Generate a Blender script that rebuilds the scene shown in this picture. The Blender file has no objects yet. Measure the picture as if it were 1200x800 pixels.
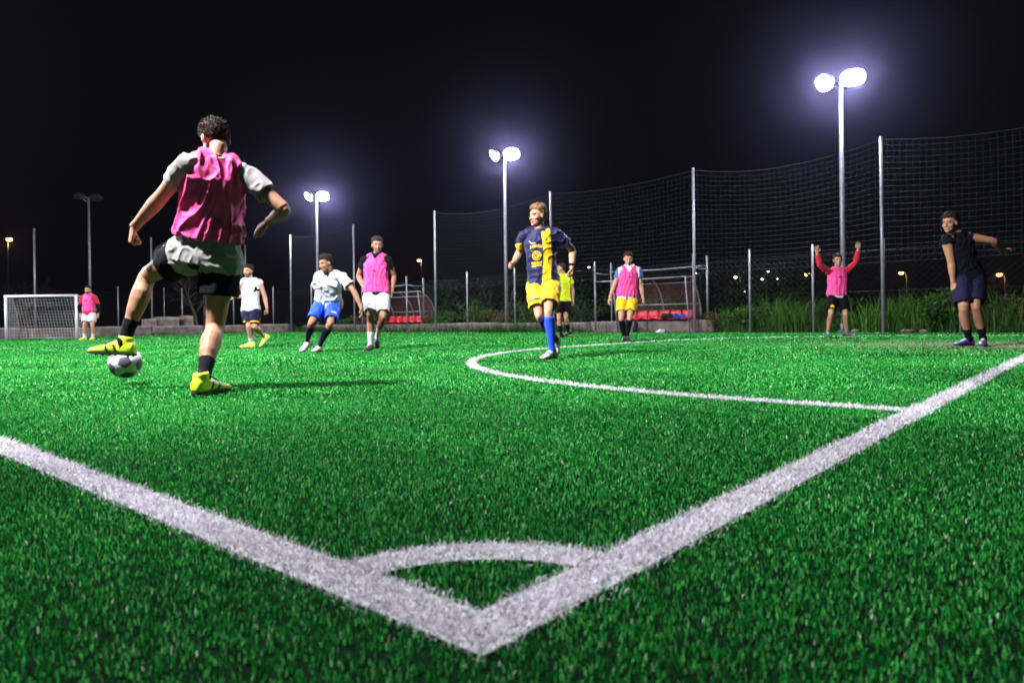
import bpy, math, random
import numpy as np
from mathutils import Vector, Matrix, noise, Quaternion
V = Vector
R = math.radians
random.seed(7)
rng = np.random.default_rng(11)
scene = bpy.context.scene
col = scene.collection

# ------------------------------------------------------------------ object helpers
def tag(o, label=None, cat=None, group=None, kind=None):
    if label: o['label'] = label
    if cat: o['category'] = cat
    if group: o['group'] = group
    if kind: o['kind'] = kind
    return o

def empty(name, loc, rz=0.0):
    o = bpy.data.objects.new(name, None)
    o.empty_display_size = 0.2
    col.objects.link(o)
    o.location = loc
    o.rotation_euler = (0, 0, rz)
    return o

def link_mesh(name, me, mats, parent=None, smooth=False):
    for m in (mats if isinstance(mats, (list, tuple)) else [mats]):
        me.materials.append(m)
    if smooth:
        me.polygons.foreach_set('use_smooth', [True] * len(me.polygons))
    o = bpy.data.objects.new(name, me)
    col.objects.link(o)
    if parent is not None:
        o.parent = parent
    return o

def copy_tree(o, parent=None):
    c = o.copy()
    col.objects.link(c)
    if parent is not None:
        c.parent = parent
    for ch in list(o.children):
        copy_tree(ch, c)
    return c

def perp(t, ref):
    s = t.cross(ref)
    if s.length < 1e-5:
        s = t.cross(V((1, 0, 0)))
        if s.length < 1e-5:
            s = t.cross(V((0, 1, 0)))
    return s.normalized()

class MB:
    """collects shapes into one mesh"""
    def __init__(self):
        self.v = []; self.f = []; self.m = []
    def add(self, vs, fs, mi=0):
        b = len(self.v)
        self.v.extend([tuple(p) for p in vs])
        for f in fs:
            self.f.append(tuple(i + b for i in f)); self.m.append(mi)
        return self
    def box(self, c, sz, rot=None, mi=0):
        c = V(c); hx, hy, hz = sz[0]/2, sz[1]/2, sz[2]/2
        vs = [V((x, y, z)) for x in (-hx, hx) for y in (-hy, hy) for z in (-hz, hz)]
        if rot is not None: vs = [rot @ p for p in vs]
        vs = [p + c for p in vs]
        return self.add(vs, [(0,1,3,2),(4,6,7,5),(0,4,5,1),(2,3,7,6),(0,2,6,4),(1,5,7,3)], mi)
    def rings(self, rings, cap=True, mi=0, closed=False):
        n = len(rings[0]); vs = [p for r in rings for p in r]; fs = []
        for k in range(len(rings) - 1):
            for i in range(n):
                j = (i + 1) % n
                fs.append((k*n+i, k*n+j, (k+1)*n+j, (k+1)*n+i))
        if cap:
            fs.append(tuple(reversed(range(n))))
            fs.append(tuple(range((len(rings)-1)*n, len(rings)*n)))
        return self.add(vs, fs, mi)
    def tube(self, pts, rad, n=8, ref=V((0, 1, 0.01)), cap=True, mi=0):
        """rad: number, or list of r or (a, b); a is across, b along ref"""
        pts = [V(p) for p in pts]
        if not isinstance(rad, (list, tuple)): rad = [rad]*len(pts)
        rs = []
        for k, p in enumerate(pts):
            t = (pts[min(k+1, len(pts)-1)] - pts[max(k-1, 0)])
            if t.length < 1e-9: t = V((0, 0, 1))
            t.normalize()
            s = perp(t, ref); fr = s.cross(t)
            a, b = rad[k] if isinstance(rad[k], (list, tuple)) else (rad[k], rad[k])
            rs.append([p + s*(a*math.cos(2*math.pi*i/n)) + fr*(b*math.sin(2*math.pi*i/n)) for i in range(n)])
        return self.rings(rs, cap, mi)
    def ell(self, c, r, rot=None, n=14, mi=0):
        c = V(c); rs = []
        for k in range(n//2 + 1):
            th = math.pi*k/(n//2); th = min(max(th, 0.02), math.pi-0.02)
            ring = []
            for i in range(n):
                ph = 2*math.pi*i/n
                p = V((r[0]*math.sin(th)*math.cos(ph), r[1]*math.sin(th)*math.sin(ph), -r[2]*math.cos(th)))
                if rot is not None: p = rot @ p
                ring.append(c + p)
            rs.append(ring)
        return self.rings(rs, True, mi)
    def mesh(self, name):
        me = bpy.data.meshes.new(name)
        me.from_pydata(self.v, [], self.f)
        if any(self.m): me.polygons.foreach_set('material_index', self.m)
        me.update()
        return me
    def build(self, name, mats, parent=None, smooth=False):
        return link_mesh(name, self.mesh(name), mats, parent, smooth)

def np_mesh(name, verts, quads=None, tris=None):
    """fast mesh from arrays"""
    me = bpy.data.meshes.new(name)
    nq = 0 if quads is None else len(quads); nt = 0 if tris is None else len(tris)
    me.vertices.add(len(verts)); me.vertices.foreach_set('co', verts.astype(np.float32).ravel())
    loops = []
    if nq: loops.append(quads.astype(np.int32).ravel())
    if nt: loops.append(tris.astype(np.int32).ravel())
    loops = np.concatenate(loops)
    me.loops.add(len(loops)); me.loops.foreach_set('vertex_index', loops)
    me.polygons.add(nq + nt)
    st = np.concatenate([np.arange(nq)*4, nq*4 + np.arange(nt)*3]).astype(np.int32)
    me.polygons.foreach_set('loop_start', st)
    me.update(calc_edges=True)
    return me

# ------------------------------------------------------------------ materials
def mat(name, color, rough=0.6, var=0.0, scale=20.0, metal=0.0, spec=0.5, bump=0.0, bscale=60.0, color2=None, trans=0.0, sheen=0.0, sss=0.0, alpha=1.0, coords='Object'):
    m = bpy.data.materials.new(name); m.use_nodes = True
    nt = m.node_tree; bs = nt.nodes['Principled BSDF']
    bs.inputs['Base Color'].default_value = (*color, 1)
    bs.inputs['Roughness'].default_value = rough
    bs.inputs['Metallic'].default_value = metal
    bs.inputs['Specular IOR Level'].default_value = spec
    bs.inputs['Alpha'].default_value = alpha
    if sheen: bs.inputs['Sheen Weight'].default_value = sheen
    if sss:
        bs.inputs['Subsurface Weight'].default_value = sss
        bs.inputs['Subsurface Radius'].default_value = (0.012, 0.004, 0.002)
        bs.inputs['Subsurface Scale'].default_value = 1.0
    tc = nt.nodes.new('ShaderNodeTexCoord')
    if var or color2:
        n = nt.nodes.new('ShaderNodeTexNoise'); n.inputs['Scale'].default_value = scale; n.inputs['Detail'].default_value = 5
        nt.links.new(tc.outputs[coords], n.inputs['Vector'])
        cr = nt.nodes.new('ShaderNodeValToRGB')
        cr.color_ramp.elements[0].position = 0.3; cr.color_ramp.elements[1].position = 0.7
        c2 = color2 or tuple(min(1, c*(1+var)) for c in color)
        c1 = color if color2 else tuple(c*(1-var) for c in color)
        cr.color_ramp.elements[0].color = (*c1, 1); cr.color_ramp.elements[1].color = (*c2, 1)
        nt.links.new(n.outputs['Fac'], cr.inputs['Fac']); nt.links.new(cr.outputs['Color'], bs.inputs['Base Color'])
    if bump:
        b = nt.nodes.new('ShaderNodeTexNoise'); b.inputs['Scale'].default_value = bscale; b.inputs['Detail'].default_value = 4
        nt.links.new(tc.outputs[coords], b.inputs['Vector'])
        bn = nt.nodes.new('ShaderNodeBump'); bn.inputs['Strength'].default_value = bump; bn.inputs['Distance'].default_value = 0.01
        nt.links.new(b.outputs['Fac'], bn.inputs['Height']); nt.links.new(bn.outputs['Normal'], bs.inputs['Normal'])
    return m

def emit(name, color, strength):
    m = bpy.data.materials.new(name); m.use_nodes = True
    nt = m.node_tree
    for n in list(nt.nodes): nt.nodes.remove(n)
    e = nt.nodes.new('ShaderNodeEmission'); e.inputs['Color'].default_value = (*color, 1); e.inputs['Strength'].default_value = strength
    o = nt.nodes.new('ShaderNodeOutputMaterial'); nt.links.new(e.outputs[0], o.inputs['Surface'])
    return m

def turf_mat(name, c1, c2, c3, rough=0.42, sparkle=None):
    """fibre colour varies per blade, and softly over the pitch"""
    m = bpy.data.materials.new(name); m.use_nodes = True
    nt = m.node_tree; bs = nt.nodes['Principled BSDF']
    g = nt.nodes.new('ShaderNodeNewGeometry')
    cr = nt.nodes.new('ShaderNodeValToRGB'); e = cr.color_ramp.elements
    e[0].color = (*c1, 1); e[1].color = (*c3, 1); e[1].position = 1.0
    k = e.new(0.66); k.color = (*c2, 1)
    if sparkle:  # glints put into the fibre colour: a few blades turn near white
        e[2].position = 0.988
        k = e.new(0.994); k.color = (*sparkle, 1)
    nt.links.new(g.outputs['Random Per Island'], cr.inputs['Fac'])
    tc = nt.nodes.new('ShaderNodeTexCoord'); n = nt.nodes.new('ShaderNodeTexNoise'); n.inputs['Scale'].default_value = 0.75; n.inputs['Detail'].default_value = 7
    nt.links.new(tc.outputs['Object'], n.inputs['Vector'])
    mr = nt.nodes.new('ShaderNodeMapRange'); mr.inputs['From Min'].default_value = 0.3; mr.inputs['From Max'].default_value = 0.7
    mr.inputs['To Min'].default_value = 0.62; mr.inputs['To Max'].default_value = 1.28
    nt.links.new(n.outputs['Fac'], mr.inputs['Value'])
    mx = nt.nodes.new('ShaderNodeMix'); mx.data_type = 'RGBA'; mx.blend_type = 'MULTIPLY'; mx.inputs['Factor'].default_value = 1
    nt.links.new(cr.outputs['Color'], mx.inputs['A']); nt.links.new(mr.outputs['Result'], mx.inputs['B'])
    nt.links.new(mx.outputs['Result'], bs.inputs['Base Color'])
    bs.inputs['Roughness'].default_value = rough
    bs.inputs['Specular IOR Level'].default_value = 0.03
    tl = nt.nodes.new('ShaderNodeBsdfTranslucent'); nt.links.new(mx.outputs['Result'], tl.inputs['Color'])
    ms = nt.nodes.new('ShaderNodeMixShader'); ms.inputs['Fac'].default_value = 0.32
    nt.links.new(bs.outputs[0], ms.inputs[1]); nt.links.new(tl.outputs[0], ms.inputs[2])
    nt.links.new(ms.outputs[0], nt.nodes['Material Output'].inputs['Surface'])
    return m

M = {}
M['dirt'] = mat('packed_earth', (0.020, 0.017, 0.013), 0.95, color2=(0.045, 0.038, 0.028), scale=1.3, bump=0.6, bscale=9)
M['turf_base'] = mat('turf_backing', (0.004, 0.008, 0.005), 0.95, color2=(0.008, 0.026, 0.010), scale=45, bump=0.8, bscale=160, spec=0.0)
M['turf'] = turf_mat('turf_fibre', (0.001, 0.035, 0.006), (0.018, 0.42, 0.048), (0.22, 0.74, 0.19), sparkle=(.92, .95, .80))
M['white_turf'] = turf_mat('white_turf_fibre', (0.40, 0.36, 0.41), (0.84, 0.80, 0.84), (0.88, 0.86, 0.88), 0.5)
M['worn_turf'] = turf_mat('sandy_turf_fibre', (0.28, 0.32, 0.17), (0.42, 0.42, 0.28), (0.55, 0.53, 0.40), 0.8)
M['line_base'] = mat('white_backing', (0.40, 0.38, 0.41), 0.9, var=0.2, scale=60)
M['galv'] = mat('galvanised_steel', (0.25, 0.245, 0.285), 0.5, var=0.18, scale=9, metal=0.45, spec=0.5)
M['dark_metal'] = mat('dark_metal', (0.06, 0.06, 0.065), 0.5, metal=0.6, var=0.2)
M['cord'] = mat('net_cord', (0.034, 0.045, 0.062), 0.8)
M['white_cord'] = mat('goal_cord', (0.55, 0.55, 0.55), 0.8)
M['wire'] = mat('fence_wire', (0.022, 0.027, 0.028), 0.6, metal=0.3)
M['concrete'] = mat('rough_concrete', (0.09, 0.068, 0.060), 0.92, color2=(0.21, 0.17, 0.155), scale=4.5, bump=0.7, bscale=26)
M['white_paint'] = mat('white_paint', (0.78, 0.77, 0.77), 0.4, var=0.06)
M['red_plastic'] = mat('red_plastic', (0.55, 0.012, 0.03), 0.42, var=0.12)
M['canopy'] = mat('tinted_canopy', (0.06, 0.035, 0.03), 0.25, color2=(0.12, 0.07, 0.062), scale=2.5, alpha=0.24)
M['lens'] = emit('lamp_lens', (0.86, 0.88, 1.0), 350.0)
M['orange'] = emit('sodium_glow', (1.0, 0.42, 0.10), 26.0)
M['warm'] = emit('warm_glow', (1.0, 0.72, 0.45), 14.0)
M['coolspot'] = emit('far_white_glow', (0.85, 0.92, 1.0), 8.0)
M['leaf'] = turf_mat('leaf', (0.018, 0.06, 0.012), (0.04, 0.11, 0.02), (0.10, 0.19, 0.04), 0.6)
M['leaf_dark'] = turf_mat('leaf_dark', (0.014, 0.04, 0.018), (0.025, 0.06, 0.026), (0.045, 0.085, 0.035), 0.6)
M['leaf_dry'] = turf_mat('leaf_dry', (0.06, 0.06, 0.025), (0.10, 0.085, 0.04), (0.14, 0.13, 0.05), 0.7)
M['reed'] = turf_mat('reed_leaf', (0.02, 0.08, 0.012), (0.06, 0.18, 0.024), (0.22, 0.38, 0.06), 0.55)
M['bark'] = mat('bark', (0.10, 0.07, 0.055), 0.9, var=0.3, scale=14, bump=0.5)

# ------------------------------------------------------------------ camera frame
F_PX, HC, ROLL = 815.0, 0.43, 0.014
def at(px, py, Y):
    dx, dy = px - 600.0, py - 375.0
    return V(((dx - ROLL*dy)*Y/F_PX, Y, HC - (dx*ROLL + dy)*Y/F_PX))
# the pitch has its own axes: u along the goal line from the near corner, v along the touch line
CORNER = V((-0.048, 0.952, 0)); GU = V((0.655, 0.756, 0)).normalized(); GV = V((-0.756, 0.655, 0)).normalized()
def fld(u, v, z=0.0):
    p = CORNER + GU*u + GV*v
    return V((p.x, p.y, z))
def u_of(k, fu):
    """point on the line u = fu seen along the ray X = k*Y (used to lay the fence posts out along the fence line)"""
    c = CORNER.x*GU.x + CORNER.y*GU.y
    Y = (fu + c)/(k*GU.x + GU.y)
    return V((k*Y, Y, 0))

cam = bpy.data.cameras.new('camera'); co = bpy.data.objects.new('camera', cam); col.objects.link(co)
cr_, sr_ = math.cos(ROLL), math.sin(ROLL)
co.matrix_world = Matrix(((cr_, sr_, 0, 0), (0, 0, -1, 0), (-sr_, cr_, 0, HC), (0, 0, 0, 1)))
cam.sensor_fit = 'HORIZONTAL'; cam.sensor_width = 36; cam.lens = F_PX/1200*36
cam.shift_y = -25/1200; cam.clip_start = 0.05; cam.clip_end = 2000
cam.dof.use_dof = True; cam.dof.focus_distance = 6.5; cam.dof.aperture_fstop = 5.0
scene.camera = co
# ------------------------------------------------------------------ people
def sm(a, b, x):
    t = min(1, max(0, (x-a)/(b-a))); return t*t*(3-2*t)

def remesh(mb, voxel, smooth_it=4, fac=0.5):
    """weld the collected closed shapes into one continuous skin"""
    me = mb.mesh('tmp'); o = bpy.data.objects.new('tmp', me); col.objects.link(o)
    r = o.modifiers.new('r', 'REMESH'); r.mode = 'VOXEL'; r.voxel_size = voxel
    s = o.modifiers.new('s', 'SMOOTH'); s.factor = fac; s.iterations = smooth_it
    dg = bpy.context.evaluated_depsgraph_get()
    out = bpy.data.meshes.new_from_object(o.evaluated_get(dg))
    bpy.data.objects.remove(o); bpy.data.meshes.remove(me)
    out.materials.clear()
    return out

def displace(me, fn):
    n = len(me.vertices)
    co_ = np.empty(n*3, np.float32); me.vertices.foreach_get('co', co_); co_ = co_.reshape(-1, 3)
    no = np.empty(n*3, np.float32); me.vertex_normals.foreach_get('vector', no); no = no.reshape(-1, 3)
    d = fn(co_, no)
    co_ = co_ + (d if d.ndim == 2 else no*d[:, None])
    me.vertices.foreach_set('co', co_.astype(np.float32).ravel()); me.update()

def paint(me, fn):
    n = len(me.polygons); c = np.empty(n*3, np.float32); me.polygons.foreach_get('center', c)
    me.polygons.foreach_set('material_index', fn(c.reshape(-1, 3)).astype(np.int32))

def frame_cols(a, b, c):
    return Matrix((a, b, c)).transposed()

class Person:
    def __init__(s, H, J, **k):
        s.H = H; s.s = H/1.78; s.J = {a: V(b) for a, b in J.items()}; s.k = k
        J = s.J
        s.up = (J['neck'] - J['pel']).normalized()
        s.hr = (J['hipR'] - J['hipL']).normalized(); s.sr = (J['shR'] - J['shL']).normalized()
        s.hr = (s.hr - s.up*s.hr.dot(s.up)*0.6).normalized()
        s.tl = (J['neck'] - J['pel']).length
        # re-seat the joints at anatomical width
        s.hip = {q: J['pel'] + s.hr*(0.088*s.s*g) - s.up*0.015*s.s for q, g in (('R', 1), ('L', -1))}
        mid = (J['shR'] + J['shL'])/2
        w = k.get('shw', 0.182)*s.s
        s.sh = {q: mid + s.sr*(w*g) for q, g in (('R', 1), ('L', -1))}
        s.vox = k.get('vox', 0.008)
    def spine(s, t):
        J = s.J
        bow = s.front(0.5)*(0.02*s.s*math.sin(math.pi*min(1, max(0, t))))
        return J['pel'] + (J['neck'] - J['pel'])*t - bow*s.k.get('bow', 0.5)
    def right(s, t):
        t = min(1, max(0, t)); r = s.hr.lerp(s.sr, t)
        return (r - s.up*r.dot(s.up)).normalized()
    def front(s, t):
        return s.up.cross(s.right(t)).normalized()
    def ring(s, t, a, b, off=0.0, n=28, e=2.3):
        c = s.spine(t); r = s.right(t); f = s.front(t); out = []
        for i in range(n):
            q = 2*math.pi*i/n; x, y = math.cos(q), math.sin(q)
            x = math.copysign(abs(x)**(2/e), x); y = math.copysign(abs(y)**(2/e), y)
            out.append(c + r*(x*a*s.s) + f*((y*b + off)*s.s))
        return out
    def leg_front(s, q):
        h, k_, a = s.hip[q], s.J['knee'+q], s.J['ank'+q]
        f = s.front(0)*0.35 + (k_ - (h + a)/2)*3
        return f.normalized()
    def leg_path(s, q, inflate=0.0, t0=0.0, t1=2.0, n=22, flare=None):
        """stations along hip > knee > ankle; t runs 0..1 on the thigh, 1..2 on the shank"""
        h, k_, a = s.hip[q], s.J['knee'+q], s.J['ank'+q]; f = s.leg_front(q)
        prof = [(0, .086, .092, .0), (.15, .089, .096, .004), (.4, .078, .085, .006), (.7, .062, .068, .005), (.9, .053, .059, .004), (1.0, .050, .058, .006),
                (1.1, .048, .054, .002), (1.28, .056, .063, -.019), (1.45, .050, .056, -.017), (1.7, .037, .041, -.004), (1.9, .031, .035, 0), (2.0, .034, .040, 0)]
        pts, rad = [], []
        for i in range(n):
            t = t0 + (t1 - t0)*i/(n-1)
            for j in range(len(prof)-1):
                if prof[j][0] <= t <= prof[j+1][0]: break
            p0, p1 = prof[j], prof[j+1]; w = sm(p0[0], p1[0], t)
            A, B, O = (p0[x] + (p1[x]-p0[x])*w for x in (1, 2, 3))
            c = h.lerp(k_, t) if t <= 1 else k_.lerp(a, t-1)
            if 0.8 < t < 1.2:   # round the knee a little
                c = c.lerp((h.lerp(k_, 0.8) + k_.lerp(a, 0.2))/2, 0.18*(1-abs(t-1)/0.2))
            mk = s.k.get('bulk', 1.0)
            pts.append(c + f*O*s.s); e = inflate + (flare(t) if flare else 0)
            rad.append(((A*mk + e)*s.s, (B*mk + e)*s.s))
        return pts, rad, f
    def arm_path(s, q, inflate=0.0, t0=0.0, t1=2.0, n=18, flare=None):
        h, k_, a = s.sh[q], s.J['elb'+q], s.J['wri'+q]
        prof = [(0, .054, .056), (.2, .053, .055), (.5, .046, .048), (.8, .040, .041), (1.0, .039, .038), (1.2, .043, .040), (1.5, .037, .033), (1.8, .029, .024), (2.0, .029, .021)]
        f = s.front(1); mk = s.k.get('bulk', 1.0)
        pts, rad = [], []
        for i in range(n):
            t = t0 + (t1 - t0)*i/(n-1)
            for j in range(len(prof)-1):
                if prof[j][0] <= t <= prof[j+1][0]: break
            p0, p1 = prof[j], prof[j+1]; w = sm(p0[0], p1[0], t)
            A, B = (p0[x] + (p1[x]-p0[x])*w for x in (1, 2)); e = inflate + (flare(t) if flare else 0)
            c = h.lerp(k_, t) if t <= 1 else k_.lerp(a, t-1)
            pts.append(c); rad.append(((A*mk + e)*s.s, (B*mk + e)*s.s))
        return pts, rad, f
    def local(s, c):
        """face centres > (across to the wearer's right, height above pelvis, forward)"""
        p = c - np.array(s.J['pel'])
        h = p @ np.array(s.up); r0, r1 = np.array(s.right(0)), np.array(s.right(1)); t = np.clip(h/s.tl, 0, 1)[:, None]
        r = r0*(1-t) + r1*t; r /= np.linalg.norm(r, axis=1)[:, None]
        f = np.cross(np.array(s.up), r)
        return (p*r).sum(1)/s.s, h/s.s, (p*f).sum(1)/s.s
    # ---------------------------------------------------------- head
    def head_frame(s):
        yaw, pitch, tilt = s.k.get('look', (0, 0, 0))
        f = V((math.cos(yaw)*math.cos(pitch), math.sin(yaw)*math.cos(pitch), math.sin(pitch)))
        u = V((0, 0, 1)); r = f.cross(u).normalized(); u = r.cross(f)
        m = frame_cols(r, f, u)
        return m @ Matrix.Rotation(tilt, 3, 'Y')
    def hand(s, mb, fg, q):
        w, e = s.J['wri'+q], s.J['elb'+q]; S = s.s
        d = s.k.get('hand'+q)
        fd = (w - e).normalized()
        if d: fd, nrm, curl, spread = V(d[0]).normalized(), V(d[1]), d[2], d[3]
        else:
            nrm = (s.right(1)*(-1 if q == 'R' else 1)) - s.front(1)*0.15; curl, spread = 0.42, 0.03
        nrm = (nrm - fd*nrm.dot(fd)).normalized()
        th = fd.cross(nrm) if q == 'R' else nrm.cross(fd)
        L = 0.092*S
        # palm: flat, wider at the knuckles
        mb.tube([w - fd*0.02*S, w + fd*0.015*S, w + fd*0.05*S, w + fd*0.085*S, w + fd*0.098*S],
                [(.026*S, .020*S), (.031*S, .019*S), (.042*S, .016*S), (.043*S, .014*S), (.034*S, .009*S)], n=14, ref=nrm)
        mb.ell(w + fd*0.035*S + th*0.024*S + nrm*0.008*S, (.019*S,)*3)
        for i, (ln, rr) in enumerate(((.070, .0088), (.079, .0092), (.073, .0088), (.057, .0078))):
            off = (0.0315 - 0.021*i)
            p = w + fd*(0.086 - 0.006*abs(i-1.2))*S + th*off*S
            dr = (fd + th*(spread*(1.5-i))).normalized(); pts = [p - dr*0.014*S, p]
            ang = 0
            for g, fr in enumerate((.46, .30, .24)):
                ang += curl*(1.0, 1.25, 0.8)[g]*(0.9 + 0.12*i)
                dd = (dr*math.cos(ang) + nrm*math.sin(ang))
                pts.append(pts[-1] + dd*(ln*fr*S))
            fg.tube(pts, [rr*S*1.05, rr*S*1.05, rr*S, rr*S*.92, rr*S*.6], n=8, ref=nrm)
        p = w + fd*0.03*S + th*0.03*S + nrm*0.006*S
        d1 = (fd*0.62 + th*0.62 + nrm*(0.25 + curl*0.4)).normalized(); d2 = (fd*0.85 + th*(0.35 - curl*0.35) + nrm*(0.15 + curl*0.5)).normalized()
        fg.tube([p - d1*0.012*S, p + d1*0.034*S, p + d1*0.036*S + d2*0.028*S, p + d1*0.036*S + d2*0.040*S], [.0125*S, .0105*S, .0095*S, .005*S], n=8, ref=nrm)
    def build(s, skin, lip, brow, label, cat='player'):
        S = s.s; J = s.J; mb = MB(); fg = MB(); R_ = mb.rings
        tor = [(-.19, .07, .07, -.005), (-.12, .135, .10, -.008), (0, .158, .105, -.006), (.12, .155, .102, 0), (.38, .130, .092, .004), (.58, .146, .104, .004), (.78, .158, .105, .0), (.90, .135, .082, -.004), (1.0, .070, .066, 0), (1.06, .055, .056, 0)]
        R_([s.ring(t, a*.94, b*.94, o) for t, a, b, o in tor])
        for q in 'RL':
            p, r, f = s.leg_path(q); mb.tube(p, r, n=18, ref=f)
            a = J['ank'+q]; fd = s.foot[q][0]; fu = s.foot[q][1]
            mb.tube([a + fu*.01*S, a - fu*.03*S - fd*.01*S, a - fu*.05*S + fd*.05*S, a - fu*.062*S + fd*.13*S], [.033*S, .033*S, .028*S, .016*S], n=12, ref=fd)
            p, r, f = s.arm_path(q); mb.tube(p, r, n=16, ref=f)
            kf = s.leg_front(q); kn = J['knee'+q]; mb.ell(kn + kf*.030*S, (.027*S, .027*S, .034*S)); mb.ell(J['elb'+q] - s.front(1)*.008*S, (.027*S,)*3)
            mb.ell(s.sh[q] - s.up*.004*S, (.055*S, .055*S, .057*S))
            nb = s.spine(1.0) + s.up*.01*S
            mb.tube([nb - s.up*.02*S, nb.lerp(s.sh[q], .45) + s.up*.008*S, s.sh[q]], [.050*S, .045*S, .040*S], n=12)
            s.hand(mb, fg, q)
        hm = s.head_frame(); hc = J['head'] + V((0, 0, -0.012*S)); s.hm, s.hc = hm, hc
        T = lambda x, y, z: hc + hm @ V((x*S, y*S, z*S))
        E = lambda c, r: mb.ell(T(*c), tuple(x*S for x in r), hm, n=18)
        E((0, -.012, .030), (.0755, .097, .087)); E((0, .028, -.028), (.063, .064, .083)); E((0, .034, -.072), (.050, .050, .042)); E((0, .070, -.100), (.024, .020, .017))
        E((0, .074, .024), (.052, .020, .014)); E((.045, .05, -.03), (.02, .03, .02)); E((-.045, .05, -.03), (.02, .03, .02))
        mb.tube([T(0, .088, .006), T(0, .100, -.016), T(0, .108, -.034), T(0, .098, -.044)], [.008*S, .010*S, .0125*S, .009*S], n=10)
        E((.012, .096, -.040), (.009, .010, .008)); E((-.012, .096, -.040), (.009, .010, .008))
        E((0, .086, -.064), (.023, .009, .006)); E((0, .085, -.075), (.020, .010, .007))
        for g in (1, -1): E((.077*g, -.012, -.008), (.009, .021, .032))
        mb.tube([s.spine(.93), s.spine(1.03), T(0, -.022, -.085), T(0, -.018, -.03)], [.062*S, .054*S, .050*S, .048*S], n=16)
        me = remesh(mb, s.vox*0.8, 3, .45)
        hmi = np.array(hm.transposed()); h0 = np.array(hc)
        def sculpt(c, n):
            l = (c - h0) @ hmi.T / S
            d = np.zeros_like(c); fr = np.array(hm @ V((0, 1, 0)))
            for g in (1, -1):
                w = np.exp(-(((l[:, 0]-.031*g)/.017)**2 + ((l[:, 2]-.002)/.010)**2))*(l[:, 1] > .04)
                d -= fr*(w*.011*S)[:, None]
                w = np.exp(-(((l[:, 0]-.045*g)/.014)**2 + ((l[:, 2]+.055)/.02)**2))*(l[:, 1] > .02)
                d -= fr*(w*.005*S)[:, None]
            w = np.exp(-((l[:, 0]/.02)**2 + ((l[:, 2]+.0695)/.0025)**2))*(l[:, 1] > .06); d -= fr*(w*.005*S)[:, None]
            return d
        displace(me, sculpt)
        beard = s.k.get('beard', 0)
        def pt(c):
            l = (c - h0) @ hmi.T / S; x, y, z = l[:, 0], l[:, 1], l[:, 2]
            m = np.zeros(len(c))
            if beard:
                m[(z < -.036 - .03*np.clip((y-.02)/.06, 0, 1) + .012*(abs(x) < .028)*(y > .06)) & (z > -.13) & (y > -.005 + (z < -.1)*.03) & (abs(x) < .075) & ~((abs(x) < .024) & (z > -.079) & (z < -.06))] = 2
                m[(abs(x) < .028) & (y > .07) & (z < -.049) & (z > -.06)] = 2
            m[(abs(x) < .023) & (y > .078) & (z < -.060) & (z > -.080)] = 1
            m[(abs(abs(x)-.032) < .021) & (y > .05) & (abs(z - .021 - .12*(.03-abs(abs(x)-.032))*.3) < .0045)] = 2
            return m
        paint(me, pt)
        # fingers, rooted inside the palm, join the same mesh
        nv = len(me.vertices); cc = np.empty(nv*3, np.float32); me.vertices.foreach_get('co', cc)
        import bmesh
        bm = bmesh.new(); bm.from_mesh(me); vs = [bm.verts.new(v) for v in fg.v]
        for f in fg.f: bm.faces.new([vs[i] for i in f])
        bm.to_mesh(me); bm.free()
        root = V((J['pel'].x, J['pel'].y, 0)); s.root = root
        me.transform(Matrix.Translation(-root))
        o = link_mesh('person', me, [skin, lip, brow], None, True); o.location = root
        tag(o, label, cat); s.obj = o
        for g in (1, -1):
            eb = MB(); c = T(.031*g, .0695, .002) - root
            eb.ell(c, (.0125*S,)*3, hm, n=10); eb.ell(c + hm @ V((0, .0075*S, 0)), (.0062*S, .006*S, .0062*S), hm, n=8, mi=1)
            eb.build('eye', [M['eye_white'], M['iris']], o, True)
        return o
    def part(s, name, me, mats, smooth=True):
        me.transform(Matrix.Translation(-s.root)); return link_mesh(name, me, mats, s.obj, smooth)
    def hair(s, m, top=.018, side=.006, tuft=.022, n=150, seed=1, back=-.055, style='short'):
        S = s.s; mb = MB(); rnd = random.Random(seed); T = lambda x, y, z: s.hc + s.hm @ V((x*S, y*S, z*S))
        c0 = V((0, -.012, .030)); rr = V((.0755, .097, .087))
        def cover(p):   # how much hair grows where
            line = (.070 + .014*noise.noise(p*45)) if p.y > .05 else (.070*sm(-.02, .05, p.y) + (.0)*(1-sm(-.02, .05, p.y)) if p.y > -.02 else 0.0 + (back)*sm(-.02, -.07, p.y))
            return sm(line-.012, line+.012, p.z)
        rings = []; NN = 30
        for k in range(19):
            th = math.pi*min(max(k/18, .01), .99); ring = []
            for i in range(NN):
                ph = 2*math.pi*i/NN
                d = V((math.sin(th)*math.cos(ph), math.sin(th)*math.sin(ph), -math.cos(th)))
                p = c0 + V((d.x*rr.x, d.y*rr.y, d.z*rr.z)); w = cover(p)
                tk = side*.6 + (top - side*.6)*sm(.025, .10, p.z); tk *= 1 + .7*noise.noise(d*4 + V((seed, 0, 0))) + .35*noise.noise(d*11)
                q = c0 + V((d.x*(rr.x+tk), d.y*(rr.y+tk), d.z*(rr.z+tk)))
                if w < 1: q = q.lerp(c0 + (p-c0)*.93, 1-w)
                ring.append(T(*q))
            rings.append(ring)
        mb.rings(rings)
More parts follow.
